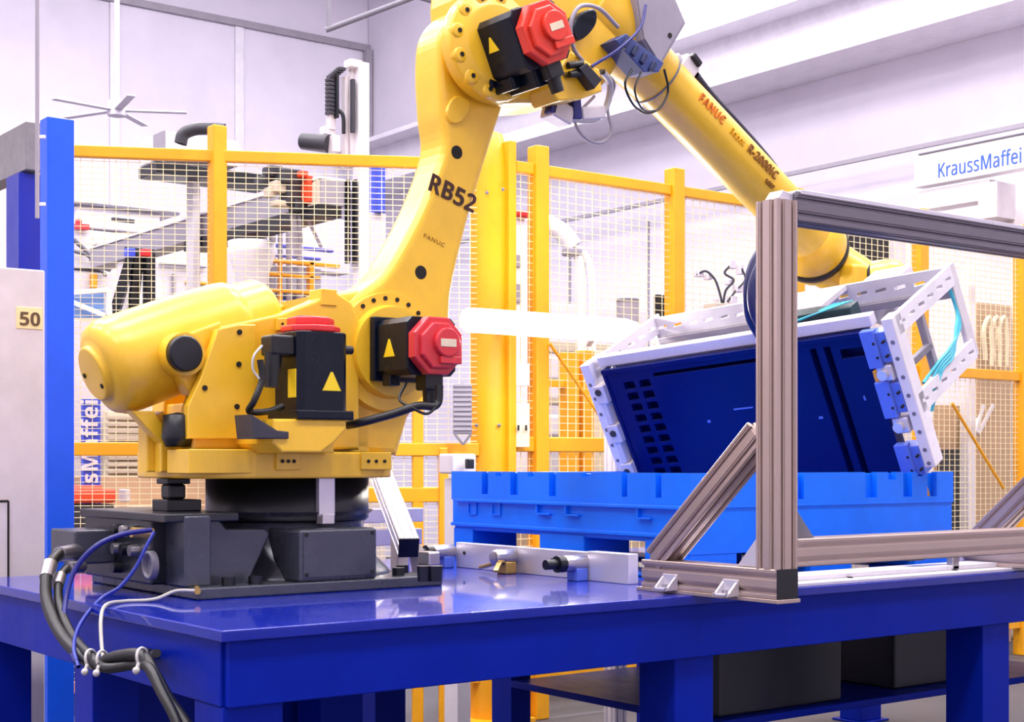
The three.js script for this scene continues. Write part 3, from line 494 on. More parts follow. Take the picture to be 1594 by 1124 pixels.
// ------------------------------------------------------------------ stop bar with cylinders on the table
{
  const t = thing('stop_bar', 'flat brushed steel bar standing on the table before the blue pallet box', 'bar', V(1.0, TY, 0.1));
  obj('bar', box(0.99, 1.02, TY, TY + 0.1, -0.42, 0.62, 0.003), M.aluBright, t);
  obj('bar_end', box(0.975, 1.02, TY, TY + 0.105, 0.42, 0.64, 0.003), M.aluBright, t);
  parts('screw', [[-0.36], [0.2]].map(([z]) => cyl(V(0.99, TY + 0.06, z), V(0.986, TY + 0.06, z), 0.007, 0.007, 8)), M.hole, t);
  const cyls = [[0.40, 'small pneumatic cylinder with a black tip beside the aluminium frame foot', 1], [-0.02, 'pneumatic cylinder with a yellow bracket in the middle of the steel stop bar', 0], [-0.43, 'pneumatic cylinder with a black tip beside the robot mount plate', 1]];
  for (const [z, label, tip] of cyls) {
    const c = thing('pneumatic_cylinder', label, 'cylinder', V(0.92, TY, z));
    obj('barrel', lathe(V(0.98, TY + 0.062, z), V(0.5, TY + 0.062, z), [[0, 0], [0.03, 0], [0.03, 0.09], [0.024, 0.1], [0, 0.1]], 20), M.steel, c);
    obj('mount', box(0.92, 0.97, TY, TY + 0.045, z - 0.03, z + 0.03), tip ? M.clampBlue : M.brass, c);
    if (tip) obj('tip', [cyl(V(0.88, TY + 0.062, z), V(0.85, TY + 0.062, z), 0.03, 0.03, 16), cyl(V(0.85, TY + 0.062, z), V(0.8, TY + 0.062, z), 0.018, 0.018, 12)], M.black, c);
    else obj('yellow_lever', [bar(V(0.9, TY + 0.05, z + 0.02), V(0.82, TY + 0.02, z + 0.1), 0.02, 0.01), bar(V(0.9, TY + 0.05, z + 0.03), V(0.9, TY + 0.02, z - 0.1), 0.03, 0.012)], M.brass, c);
  }
  const s = thing('slide_rail', 'white aluminium slide rail with a black end cap sloping up behind the robot base', 'rail', W(636, 870, 5.5));
  const a = W(636, 852, 5.45), b = W(592, 738, 6.15);
  obj('rail_profile', prof(a, b, V(0, 1, 0), 0.075), M.aluBright, s);
  obj('end_cap', bar(a, a.clone().lerp(b, -0.012), 0.076, 0.076, 0.004), M.black, s);
  parts('rail_bracket', [bar(W(646, 850, 5.52), W(655, 905, 5.5), 0.03, 0.05, 0.003), bar(a.clone().lerp(b, 0.3).add(V(0, -0.04, 0)), V(a.clone().lerp(b, 0.3).x, TY, a.clone().lerp(b, 0.3).z), 0.05, 0.05, 0.003)], M.beige, s);
  const k = thing('locating_stop', 'pair of black round locating stops on the robot mount plate corner', 'stop', V(0.37, TY + 0.036, -0.03));
  for (const [px, py] of [[660, 905], [678, 905]]) { const p = onY(px, py, TY + 0.036); obj('stop_pin', cyl(p, p.clone().add(V(0, 0.05, 0)), 0.02, 0.024, 16), M.black, k); }
  obj('stop_clamp', cbox(onY(668, 892, TY + 0.036).add(V(0, 0.05, 0)), 0.05, 0.05, 0.07, 0.008), M.steel, k);
  tag(obj('conveyor_rail', [box(0.2, 1.2, 1.06, 1.13, -1.02, -0.98, 0.004), box(0.2, 1.2, 1.16, 1.22, -1.03, -0.97, 0.004), ...[0.25, 0.7, 1.1].map(x => box(x, x + 0.05, 0.98, 1.2, -1.06, -1.0, 0.003))], M.offwhite), 'double white guide rail along the far edge of the blue table', 'rail');
}

// ------------------------------------------------------------------ blue pallet box
const PX0 = 1.245, PX1 = 2.75, PZ0 = -0.82, PZ1 = 0.66, PH = 1.382;
{
  const t = thing('pallet_box', 'bright blue plastic pallet box with notched rim standing on the blue table', 'pallet', V((PX0 + PX1) / 2, TY, (PZ0 + PZ1) / 2));
  const yl = 1.26, yd = 1.17, th = 0.045;
  obj('deck', box(PX0 + 0.01, PX1 - 0.01, yd - 0.04, yd + 0.02, PZ0 + 0.01, PZ1 - 0.01), M.palletBlue, t);
  const walls = [['x', PX0], ['x', PX1 - th], ['z', PZ0], ['z', PZ1 - th]];
  for (const [ax, v] of walls) obj('wall', ax === 'x' ? box(v + (v === PX0 ? 0.027 : 0.0), v + (v === PX0 ? th : th - 0.012), yd, PH - 0.004, PZ0 + 0.012, PZ1 - 0.012, 0.004) : box(PX0 + 0.012, PX1 - 0.012, yd, PH - 0.004, v + (v === PZ0 ? 0.012 : 0), v + (v === PZ0 ? th : th - 0.027), 0.004), M.palletBlue, t);
  const rim = (l0, l1, notch, y0, y1, low) => {       // outline of a rim band with notches cut from its top
    const pts = [[l0, y0], [l1, y0], [l1, y1]];
    for (const [c, w, d] of [...notch].sort((a, b) => b[0] - a[0])) pts.push([c + w / 2, y1], [c + w / 2, y1 - d], [c - w / 2, y1 - d], [c - w / 2, y1]);
    pts.push([l0, y1]); return pts;
  };
  const zOf = px => onX(px, 740, PX0).z, xOf = px => onZ(px, 740, PZ1).x;
  const left = [[755, 0.045, 0.095], [776, 0.04, 0.018], [800, 0.05, 0.095], [826, 0.04, 0.018], [860, 0.045, 0.095], [912, 0.06, 0.016], [972, 0.03, 0.09], [1025, 0.03, 0.09]].map(([px, w, d]) => [zOf(px), w, d]);
  const right = [[1120, 0.05, 0.012], [1137, 0.03, 0.1], [1155, 0.06, 0.012], [1247, 0.03, 0.1], [1356, 0.07, 0.1], [1389, 0.05, 0.03], [1413, 0.055, 0.1], [1432, 0.03, 0.018], [1451, 0.06, 0.1]].map(([px, w, d]) => [xOf(px), w, d]);
  obj('rim_band', extX(rim(PZ0, PZ1 - 0.0272, left, yl, PH), PX0, PX0 + 0.027), M.palletBlue, t);
  obj('rim_band', ext(rim(PX0, PX1, right, yl, PH), PZ1 - 0.027, PZ1), M.palletBlue, t);
  obj('rim_ledge', box(PX0 - 0.014, PX0 + 0.013, yl - 0.008, yl + 0.004, PZ0 + 0.04, PZ1, 0.002), M.palletBlue, t);
  obj('rim_ledge', box(PX0 + 0.014, PX1, yl - 0.004, yl + 0.002, PZ1 - 0.013, PZ1 + 0.002, 0.001), M.palletBlue, t);
  obj('lower_band', [box(PX0 + 0.004, PX0 + 0.02, yd - 0.02, yl, PZ0 + 0.004, PZ1 - 0.021, 0.002), box(PX0 - 0.004, PX0 + 0.02, yd - 0.022, yd - 0.008, PZ0, PZ1 - 0.02, 0.002)], M.palletBlue, t);
  obj('lower_band', [box(PX0 + 0.004, PX1 - 0.004, TY + 0.09, yl, PZ1 - 0.02, PZ1 - 0.004, 0.002)], M.palletBlue, t);
  for (const [px, dy] of [[735, 0.05], [772, 0.05]]) obj('rib_box', extX([[zOf(px - 7), yl - 0.01], [zOf(px + 7), yl - 0.01], [zOf(px + 7), yl - 0.06], [zOf(px - 7), yl - 0.06]], PX0 - 0.002, PX0 + 0.01, 0, [[[zOf(px - 5), yl - 0.015], [zOf(px + 5), yl - 0.015], [zOf(px + 5), yl - 0.055], [zOf(px - 5), yl - 0.055]]]), M.palletBlue, t);
  for (const px of [848, 893, 1005]) obj('hook_lip', [box(PX0 - 0.012, PX0 + 0.01, yl - 0.048, yl - 0.042, zOf(px - 10), zOf(px + 10), 0.001), box(PX0 - 0.012, PX0 + 0.01, yl - 0.045, yl - 0.01, zOf(px - 11), zOf(px - 9), 0.001)], M.palletBlue, t);
  const zF = px => onX(px, 850, PX0).z;
  for (const [z0, z1] of [[PZ0, zF(735)], [zF(836), zF(908)], [PZ1 - 0.25, PZ1]]) for (const x of [PX0, (PX0 + PX1) / 2 - 0.12, PX1 - 0.25]) obj('foot_block', box(x + 0.006, x + 0.244, TY, yd - 0.03, z0 + 0.006, z1 - 0.006, 0.006), M.palletBlue, t);
  for (const x of [PX0, (PX0 + PX1) / 2 - 0.12, PX1 - 0.24]) obj('runner', box(x + 0.01, x + 0.23, TY + 0.002, TY + 0.012, PZ0 + 0.01, PZ1 - 0.01, 0.003), M.palletBlue, t);
}

// ------------------------------------------------------------------ gripper and the dark panel it holds
{
  // orthogonal frame of the tilted tool: a = along the panel (to its far end), b = down the panel, c = into the tool
  const DO = 5.9;
  const cx = V(SN, 0, CS), cy = V(0, 1, 0), cz = V(CS, 0, -SN);       // camera right, up, forward
  const dir = (x, y, z) => V(0, 0, 0).addScaledVector(cx, x).addScaledVector(cy, y).addScaledVector(cz, z).normalize();
  const A = dir(-380, -38, 353); let B = dir(85, -220, 68); B.addScaledVector(A, -B.dot(A)).normalize();
  const C = A.clone().cross(B).normalize(); if (C.dot(dir(101, 75, 117)) < 0) C.negate();
  const O = W(1345, 517, DO);
  const at = (a, b, c) => O.clone().addScaledVector(A, a).addScaledVector(B, b).addScaledVector(C, c);
  const LA = 1.36, LB = 0.69;
  const m4 = new THREE.Matrix4().makeBasis(A, B, C).setPosition(O);
  const mir = new THREE.Matrix4().makeBasis(A, B, C).determinant() < 0;
  const T = g => { g.applyMatrix4(m4); if (mir) { const n = g.index ? g.toNonIndexed() : g; const p = n.attributes; for (const key of ['position', 'normal', 'uv']) { const at_ = p[key]; if (!at_) continue; const sz = at_.itemSize, arr = at_.array; for (let i = 0; i < at_.count; i += 3) for (let j = 0; j < sz; j++) { const t_ = arr[(i + 1) * sz + j]; arr[(i + 1) * sz + j] = arr[(i + 2) * sz + j]; arr[(i + 2) * sz + j] = t_; } } return n; } return g; };
  const tb = (a0, a1, b0, b1, c0, c1, r = 0.004) => T(box(a0, a1, b0, b1, c0, c1, r));
  const t = thing('container_lid', 'dark navy blue plastic panel held tilted over the pallet box', 'lid', at(LA / 2, LB, 0));
  const cut = [];                                    // openings in the ribbed front skin, the back sheet lies behind them
  for (let i = 0; i < 10; i++) for (const j of [0, 1]) cut.push(rect(LA - 0.16 - j * 0.09, 0.07 + i * 0.055, LA - 0.1 - j * 0.09, 0.105 + i * 0.055));
  for (const a of [0.17, 0.235]) cut.push(rect(a, 0.04, a + 0.03, LB - 0.02));
  cut.push(rect(0.5, 0.045, 1.08, 0.062), rect(0.02, 0.06, 0.13, 0.1));
  const pn = obj('back_sheet', tb(0, LA, 0, LB, 0.045, 0.06, 0.004), M.panelBlue, t);
  obj('front_skin', T(ext(shp(rect(0, 0, LA, LB), cut), 0, 0.045, 0.0015)), M.panelBlue, t);
  obj('rim', [tb(0, LA, -0.004, 0.02, -0.008, 0.05, 0.004), tb(0, 0.02, 0.02, LB, -0.006, 0.05, 0.004), tb(LA - 0.02, LA, 0.02, LB, -0.006, 0.05, 0.004)], M.panelBlue, pn);
  parts('mould_mark', [tb(0.86, 0.875, 0.3, 0.312, -0.004, 0.004, 0.001), tb(0.3, 0.32, 0.34, 0.35, -0.004, 0.004, 0.001), tb(0.62, 0.72, 0.26, 0.266, -0.004, 0.004, 0.001), tb(0.08, 0.088, 0.27, 0.29, -0.004, 0.004, 0.001)], M.clampBlue, pn);
  // --- gripper frame: perforated white plates along the tool's edges
  const g = thing('gripper', 'white perforated frame gripper with blue clamps on the robot wrist', 'gripper', at(0.2, 0, 0.25));
  const CD = 0.56, E0 = -0.13, E1 = LA + 0.06;
  const slotted = (L, w, th) => { const n = Math.max(2, Math.round(L / 0.09)), hs = []; for (let i = 0; i < n; i++) { const c = (i + 0.5) * L / n; hs.push([[c - 0.026, w / 2 - 0.009], [c + 0.026, w / 2 - 0.003], [c + 0.026, w / 2 + 0.011], [c - 0.026, w / 2 + 0.005]]); } return ext(shp(rect(0, 0, L, w), hs), 0, th, 0.001); };
  const inC = (L, w, th, a, b0, c0) => T(slotted(L, w, th).rotateY(-Math.PI / 2).translate(a, b0, c0));     // runs along c, wide along b
  const inA = (L, w, th, a0, b0, c) => T(slotted(L, w, th).translate(a0, b0, c));                           // runs along a, wide along b
  const inB = (L, w, th, a, b0, c0) => T(slotted(L, w, th).rotateZ(Math.PI / 2).rotateY(-Math.PI / 2).translate(a, b0, c0));  // runs along b, wide along c
  for (const a of [E0, E1]) {
    const h = a < 0 ? 0.6 : 0.5;
    obj('frame_plate', inC(CD, 0.085, 0.02, a, -0.05, 0.0), M.white, g);
    obj('frame_plate', inC(CD + 0.02, 0.085, 0.02, a, 0.29, 0.0), M.white, g);
    obj('frame_post', tb(a - 0.02, a + 0.03, -0.05, h, -0.03, a < 0 ? 0.05 : 0.13, 0.006), M.white, g);
    parts('post_hole', [0.05, 0.12, 0.2, 0.28, 0.36, 0.44, 0.52, 0.58].map(b => T(cyl(V(a + 0.005, b, -0.032), V(a + 0.005, b, -0.028), 0.009, 0.009, 10))), M.midgrey, g);
    obj('frame_post', tb(a - 0.012, a + 0.012, -0.05, 0.375, CD - 0.01, CD + 0.06, 0.006), M.offwhite, g);
    obj('cross_tube', tb(a - 0.012, a + 0.02, -0.02, 0.34, 0.22, 0.25, 0.004), M.grey, g);
    obj('cross_tube', tb(a - 0.012, a + 0.012, 0.16, 0.19, 0.06, 0.24, 0.004), M.midgrey, g);
  }
  obj('back_plate', inA(E1 - E0, 0.1, 0.014, E0, -0.045, CD + 0.0), M.white, g);
  obj('back_beam', tb(E0, E1, 0.056, 0.09, CD - 0.01, CD + 0.05, 0.005), M.grey, g);
  obj('top_beam', tb(-0.03, LA + 0.02, -0.06, -0.01, 0.02, 0.07, 0.005), M.offwhite, g);
  obj('centre_plate', tb(0.34, 0.6, -0.05, -0.02, 0.3, CD, 0.006), M.offwhite, g);
  obj('adapter_block', tb(0.12, 0.3, -0.03, 0.04, CD + 0.015, CD + 0.2, 0.006), M.offwhite, g);
  obj('valve_terminal', tb(0.1, 0.52, -0.075, 0.0, 0.12, 0.2, 0.005), plain('#12343c', 0.5), g);
  for (const b of [0.0, 0.22, 0.5]) {
    const cl = obj('clamp_block', [tb(-0.1, -0.015, b, b + 0.13, -0.03, 0.04, 0.005), tb(-0.06, 0.0, b - 0.015, b + 0.145, -0.045, -0.01, 0.004)], M.clampBlue, g);
    parts('clamp_screw', [[0.03, 0.04], [0.03, 0.1], [0.07, 0.04], [0.07, 0.1]].map(([u, w]) => T(cyl(V(-0.02 - u, b + w, -0.047), V(-0.02 - u, b + w, -0.026), 0.006, 0.006, 8))), M.hole, cl);
  }
  for (const b of [0.14, 0.37]) obj('clamp_cylinder', [tb(-0.09, -0.02, b, b + 0.07, -0.035, 0.05, 0.01), T(cyl(V(-0.05, b + 0.035, -0.055), V(-0.05, b + 0.035, 0.0), 0.022, 0.022, 14))], M.aluBright, g);
  for (const b of [0.06, 0.26, 0.46]) obj('clamp_arm', [tb(LA - 0.005, LA + 0.06, b, b + 0.09, -0.035, 0.03, 0.006), tb(LA + 0.015, LA + 0.04, b + 0.08, b + 0.2, -0.03, 0.02, 0.006)], M.offwhite, g);
  parts('arm_pivot', [0.09, 0.3, 0.5].map(b => T(cyl(V(LA + 0.03, b, -0.042), V(LA + 0.03, b, -0.03), 0.016, 0.016, 12))), M.darkgrey, g);
  parts('yellow_tip', [tb(-0.06, -0.01, 0.66, 0.76, -0.02, 0.04, 0.004), tb(LA + 0.0, LA + 0.03, 0.6, 0.72, -0.02, 0.04, 0.004), tb(-0.02, 0.0, 0.16, 0.22, -0.03, -0.01, 0.003)], M.fenceYellow, g);
  const tp = (...p) => p.map(([a, b, c]) => at(a, b, c));
  for (let i = 0; i < 4; i++) { const o = i * 0.014; obj('air_tube', tube(tp([E0, 0.02 + o, CD - 0.02], [E0, 0.11 + o, CD - 0.01], [E0 - 0.01, 0.2, CD - 0.04 - o], [E0 - 0.02, 0.24 + o, 0.36], [E0 - 0.02, 0.25 + o, 0.24], [E0 + 0.01, 0.29 + o * 3, 0.12]), 0.007, 8), M.airTeal, g); }
  for (let i = 0; i < 5; i++) obj('air_tube', tube(tp([0.1 + i * 0.02, -0.09, 0.16], [0.22 + i * 0.05, -0.08 + i * 0.01, 0.11], [0.4 + i * 0.04, -0.05 + i * 0.006, 0.11], [0.54 + i * 0.02, -0.02, 0.1]), 0.0032, 6), M.airTeal, g);
}

// ------------------------------------------------------------------ yellow safety fences
const FH = 3.07;
const mesh = (a, b, y0, y1, sx = 0.06, sy = 0.031, w = 0.0034) => {   // woven wire between two foot points
  const L = Math.hypot(b.x - a.x, b.z - a.z), ry = -Math.atan2(b.z - a.z, b.x - a.x), gs = [];
  const put = (g, t, y) => { g.rotateY(ry); return g.translate(a.x + (b.x - a.x) * t, y, a.z + (b.z - a.z) * t); };
  for (let s = sx / 2; s < L; s += sx) gs.push(put(new THREE.BoxGeometry(w, y1 - y0, w), s / L, (y0 + y1) / 2));
  for (let y = y0 + sy / 2; y < y1; y += sy) gs.push(put(new THREE.BoxGeometry(L, w, w).translate(0, 0, w), 0.5, y));
  return gs;
};
const flat = p => V(p.x, 0, p.z);
const rail = (a, b, y, h = 0.06, w = 0.05) => bar(V(a.x, y, a.z), V(b.x, y, b.z), w, h, 0.006);
const fpost = (p, y1, w = 0.085, ry = 0.3) => cbox(V(p.x, y1 / 2, p.z), w, y1, w, 0.008, ry);
{
  const A = W(60, 228, 7.66), B = W(338, 236, 7.82), Cc = W(745, 248, 8.04);
  const f = thing('safety_fence', 'yellow wire mesh safety fence behind the robot and the blue post', 'fence', V(B.x, 0, B.z));
  const ry = -Math.atan2(Cc.z - A.z, Cc.x - A.x);
  obj('post', fpost(B, 3.2, 0.08, ry + 0.5), M.fenceYellow, f);
  obj('post', fpost(A, 3.1, 0.085, ry), M.fenceYellow, f);
  obj('post', fpost(W(650, 700, 8.0), 1.9, 0.06, ry), M.fenceYellow, f); obj('post', fpost(W(690, 700, 8.0), 1.5, 0.05, ry), M.fenceYellow, f);
  for (const [a, b] of [[A, B], [B, Cc]]) { obj('top_rail', rail(a, b, FH - 0.03), M.fenceYellow, f); obj('middle_rail', rail(a, b, 1.49, 0.07), M.fenceYellow, f); obj('bottom_rail', rail(a, b, 0.25), M.fenceYellow, f); }
  obj('lower_rail', rail(W(560, 700, 7.95), Cc, 1.245, 0.08), M.fenceYellow, f);
  stuff(obj('wire_mesh', mesh(flat(A), flat(B), 0.28, FH - 0.06), M.wire, f)); stuff(obj('wire_mesh', mesh(flat(B), flat(Cc), 0.28, FH - 0.06), M.wire, f));
  // round column at the corner
  const c = W(763, 500, 8.12);
  const col = thing('corner_column', 'thick round yellow column where the two safety fences meet', 'column', V(c.x, 0, c.z));
  obj('shaft', lathe(V(c.x, 0.02, c.z), V(c.x, 5, c.z), [[0.112, 0], [0.112, 2.98], [0.1, 3.1], [0.07, 3.2], [0, 3.23]], 32), M.fenceYellow, col);
  obj('base_plate', box(c.x - 0.18, c.x + 0.18, 0, 0.025, c.z - 0.18, c.z + 0.18), M.fenceYellow, col);
  parts('bolt_head', [[742, 662], [777, 662], [758, 300], [783, 295]].map(([px, py]) => { const p = W(px, py, 8.0); return new THREE.SphereGeometry(0.01, 8, 6).translate(p.x, p.y, p.z); }), M.midgrey, col);
  // right hand fence along the cell
  const z = -2.0, xs = [onZ(790, 300, z).x, onZ(838, 300, z).x, onZ(1050, 300, z).x, onZ(1238, 300, z).x, onZ(1432, 300, z).x, onZ(1590, 300, z).x];
  const r = thing('safety_fence', 'yellow wire mesh safety fence running behind the pallet box and gripper', 'fence', V(4.5, 0, z));
  xs.forEach((x, i) => obj('post', box(x - (i ? 0.045 : 0.02), x + (i ? 0.045 : 0.03), 0, 3.17, z - 0.045, z + 0.045, 0.008), M.fenceYellow, r));
  for (let i = 0; i + 1 < xs.length; i++) {
    obj('top_rail', box(xs[i] + 0.045, xs[i + 1] - 0.045, FH - 0.06, FH, z - 0.025, z + 0.025, 0.006), M.fenceYellow, r);
    obj('middle_rail', box(xs[i] + 0.045, xs[i + 1] - 0.045, i > 2 ? 2.02 : 1.48, i > 2 ? 2.09 : 1.56, z - 0.025, z + 0.025, 0.006), M.fenceYellow, r);
    obj('bottom_rail', box(xs[i] + 0.045, xs[i + 1] - 0.045, 0.2, 0.26, z - 0.025, z + 0.025, 0.006), M.fenceYellow, r);
    stuff(obj('wire_mesh', mesh(V(xs[i], 0, z), V(xs[i + 1], 0, z), 0.26, FH - 0.06, 0.06, 0.04), M.wire, r));
  }
  tag(obj('tension_wire', cyl(onZ(856, 535, z + 0.06), onZ(957, 682, z + 0.06), 0.009, 0.009, 8), M.fenceYellow), 'thin yellow diagonal tie rod on the fence beside the round column', 'rod');
  tag(obj('tension_wire', cyl(onZ(1482, 628, z + 0.06), onZ(1562, 760, z + 0.06), 0.011, 0.011, 8), M.fenceYellow), 'thin yellow diagonal tie rod on the fence beyond the gripper', 'rod');
  // glare streak built as an added glowing tube on brackets at the fence
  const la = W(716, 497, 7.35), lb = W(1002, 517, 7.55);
  const lt = thing('glare_streak', 'bright white glare streak shaped as an added glowing tube before the round yellow column', 'lamp', la.clone().lerp(lb, 0.5));
  obj('glare_tube', lathe(la, lb, [[0, 0], [0.04, 0.008], [0.058, 0.03], [0.062, 0.07], [0.062, la.distanceTo(lb) - 0.1], [0.05, la.distanceTo(lb) - 0.05], [0.03, la.distanceTo(lb) - 0.01], [0, la.distanceTo(lb)]], 24), M.glareGlow, lt);
  parts('glare_bracket', [0.2, 0.75].map(k => { const p = la.clone().lerp(lb, k); return bar(p.clone().add(cam(0, 0, 0.05)), p.clone().add(cam(0, 0, k < 0.5 ? 0.62 : 1.0)), 0.03, 0.02); }), M.offwhite, lt);
  for (const k of [0.25, 0.75]) { const p = la.clone().lerp(lb, k); const l = new THREE.PointLight('#fff8f0', 3, 0, 2); l.position.copy(p.add(cam(0, 0, -0.1))); l.castShadow = true; l.shadow.radius = 3; scene.add(l); }  // added point lights spreading the streak glow onto the arm
  // things hung on the fence
  const gp = thing('filter_panel', 'grey ribbed panel with a pointed lower end hung on the yellow fence', 'panel', W(720, 690, 7.9));
  const gq = (px, py) => W(px, py, 7.9), pl = gq(706, 596), pr = gq(734, 596);
  obj('backing', bar(gq(720, 600), gq(720, 676), 0.1, 0.02, 0.003, V(CS, 0, -SN)), M.midgrey, gp);
  for (let i = 0; i < 10; i++) obj('rib', bar(gq(706, 600 + i * 7.6), gq(734, 600 + i * 7.6), 0.03, 0.014, 0.002), M.grey, gp);
  parts('pointed_end', [bar(gq(708, 676), gq(721, 692), 0.02, 0.014, 0.002), bar(gq(733, 676), gq(721, 692), 0.02, 0.014, 0.002)], M.midgrey, gp);
  obj('hook', cyl(gq(720, 600), W(720, 598, 8.06), 0.008, 0.008, 8), M.midgrey, gp);
  const sg = thing('notice_sign', 'white notice sign with two black pictograms on the yellow fence', 'sign', W(812, 695, 8.05));
  obj('board', bar(W(812, 628, 8.05), W(812, 696, 8.05), 0.085, 0.006, 0.002, V(CS, 0, -SN)), M.cream, sg);
  parts('pictogram', [[807, 666], [819, 666]].map(([px, py]) => { const p = W(px, py, 8.03); return cbox(p, 0.026, 0.03, 0.006, 0.002, Math.PI / 2 - YAW); }), M.hole, sg);
  const s2 = thing('notice_sign', 'blank white notice sign above the pictogram sign on the fence', 'sign', W(812, 600, 8.05));
  obj('board', bar(W(812, 566, 8.05), W(812, 600, 8.05), 0.085, 0.006, 0.002, V(CS, 0, -SN)), M.white, s2);
}
function cam(x, y, z) { return V(SN * x + CS * z, y, CS * x - SN * z); }
{ // back cover of a small terminal at the fence foot
  const t = thing('terminal_box', 'white terminal box with black switch left of the blue pallet box', 'box', W(712, 735, 7.4));
  obj('stand', bar(W(712, 900, 7.4).setY(0), W(712, 745, 7.4), 0.12, 0.08, 0.005), M.offwhite, t);
  obj('case', cbox(W(712, 722, 7.4), 0.15, 0.1, 0.12, 0.012), M.offwhite, t); obj('switch', cbox(W(731, 722, 7.33), 0.04, 0.05, 0.03, 0.006), M.black, t);
}

// ------------------------------------------------------------------ blue gantry, cabinet and beam at the left
{
  const p = W(90, 400, 6.2);
  const g = thing('gantry_post', 'tall bright blue steel post between the white cabinet and the fence', 'post', V(p.x, 0, p.z));
  obj('column', box(p.x - 0.055, p.x + 0.06, 0.02, 2.86, p.z - 0.06, p.z + 0.03, 0.004), M.postBlue, g);
  obj('base_plate', box(p.x - 0.12, p.x + 0.12, 0, 0.02, p.z - 0.12, p.z + 0.1), M.postBlue, g);
  const be = W(40, 188, 6.45);                      // near end of the overhead beam, which runs back along the table's short side
  const g2 = thing('gantry_post', 'darker blue steel post under the grey beam behind the white cabinet', 'post', V(be.x + 0.03, 0, be.z - 0.1));
  obj('column', box(be.x - 0.02, be.x + 0.09, 0, 2.69, be.z - 0.2, be.z - 0.03, 0.004), M.postBlueDark, g2);
  const bm = obj('overhead_beam', [box(be.x, be.x + 0.08, 2.7, 2.91, be.z - 2.6, be.z, 0.004)], paint('#8d878a', 0.6, { map: rep(nStain, 3) }));
  tag(bm, 'weathered grey steel beam resting on the darker blue post', 'beam');
  const pipe = thing('conduit', 'thin grey vertical conduit clipped to the bright blue post', 'pipe', W(58, 340, 6.05));
  const up = W(58, -60, 6.05), dn = W(58, 340, 6.05);
  obj('pipe', cyl(dn, up, 0.009, 0.009, 10), M.grey, pipe);
  for (const py of [213, 318]) obj('clip', bar(W(58, py, 6.05), W(70, py, 6.08), 0.014, 0.014, 0.002), M.offwhite, pipe);
  const c1 = W(70, 660, 5.75), cw = 0.9;
  const cb = thing('control_cabinet', 'white control cabinet numbered 50 at the end of the blue table', 'cabinet', V(c1.x - 0.4, 0, c1.z));
  const yT = CAM.y + (HOR - 421) / FOC * 5.75;
  const body = obj('body', box(c1.x - cw, c1.x, 0, yT, c1.z - 0.25, c1.z, 0.006), M.offwhite, cb);
  obj('door', box(c1.x - cw + 0.05, onZ(13, 800, c1.z).x, 0.1, onZ(10, 780, c1.z).y, c1.z, c1.z + 0.012, 0.003), M.offwhite, cb);
  const fr = onZ(13, 780, c1.z + 0.013); parts('door_seam', [box(fr.x - 0.004, fr.x + 0.004, 0.1, fr.y, c1.z, c1.z + 0.014, 0), box(fr.x - 0.5, fr.x, fr.y - 0.004, fr.y + 0.004, c1.z, c1.z + 0.014, 0)], M.hole, cb);
  const n0 = onZ(25, 511, c1.z), n1 = onZ(66, 480, c1.z);
  const pl = obj('number_plate', box(n0.x, n1.x, n0.y, n1.y, c1.z, c1.z + 0.003, 0.001), plain('#eedca4', 0.6), cb);
  const g5 = text('50', 0.05, fontBold, 0.002); const w5 = g5.boundingBox.max.x; const wd = (n1.x - n0.x) * 0.8; g5.scale(wd / w5, 0.052 / 0.05, 1).translate(n0.x + (n1.x - n0.x) * 0.1, n0.y + 0.013, c1.z + 0.0035);
  obj('number', g5, plain('#5a4630', 0.6), pl);
}

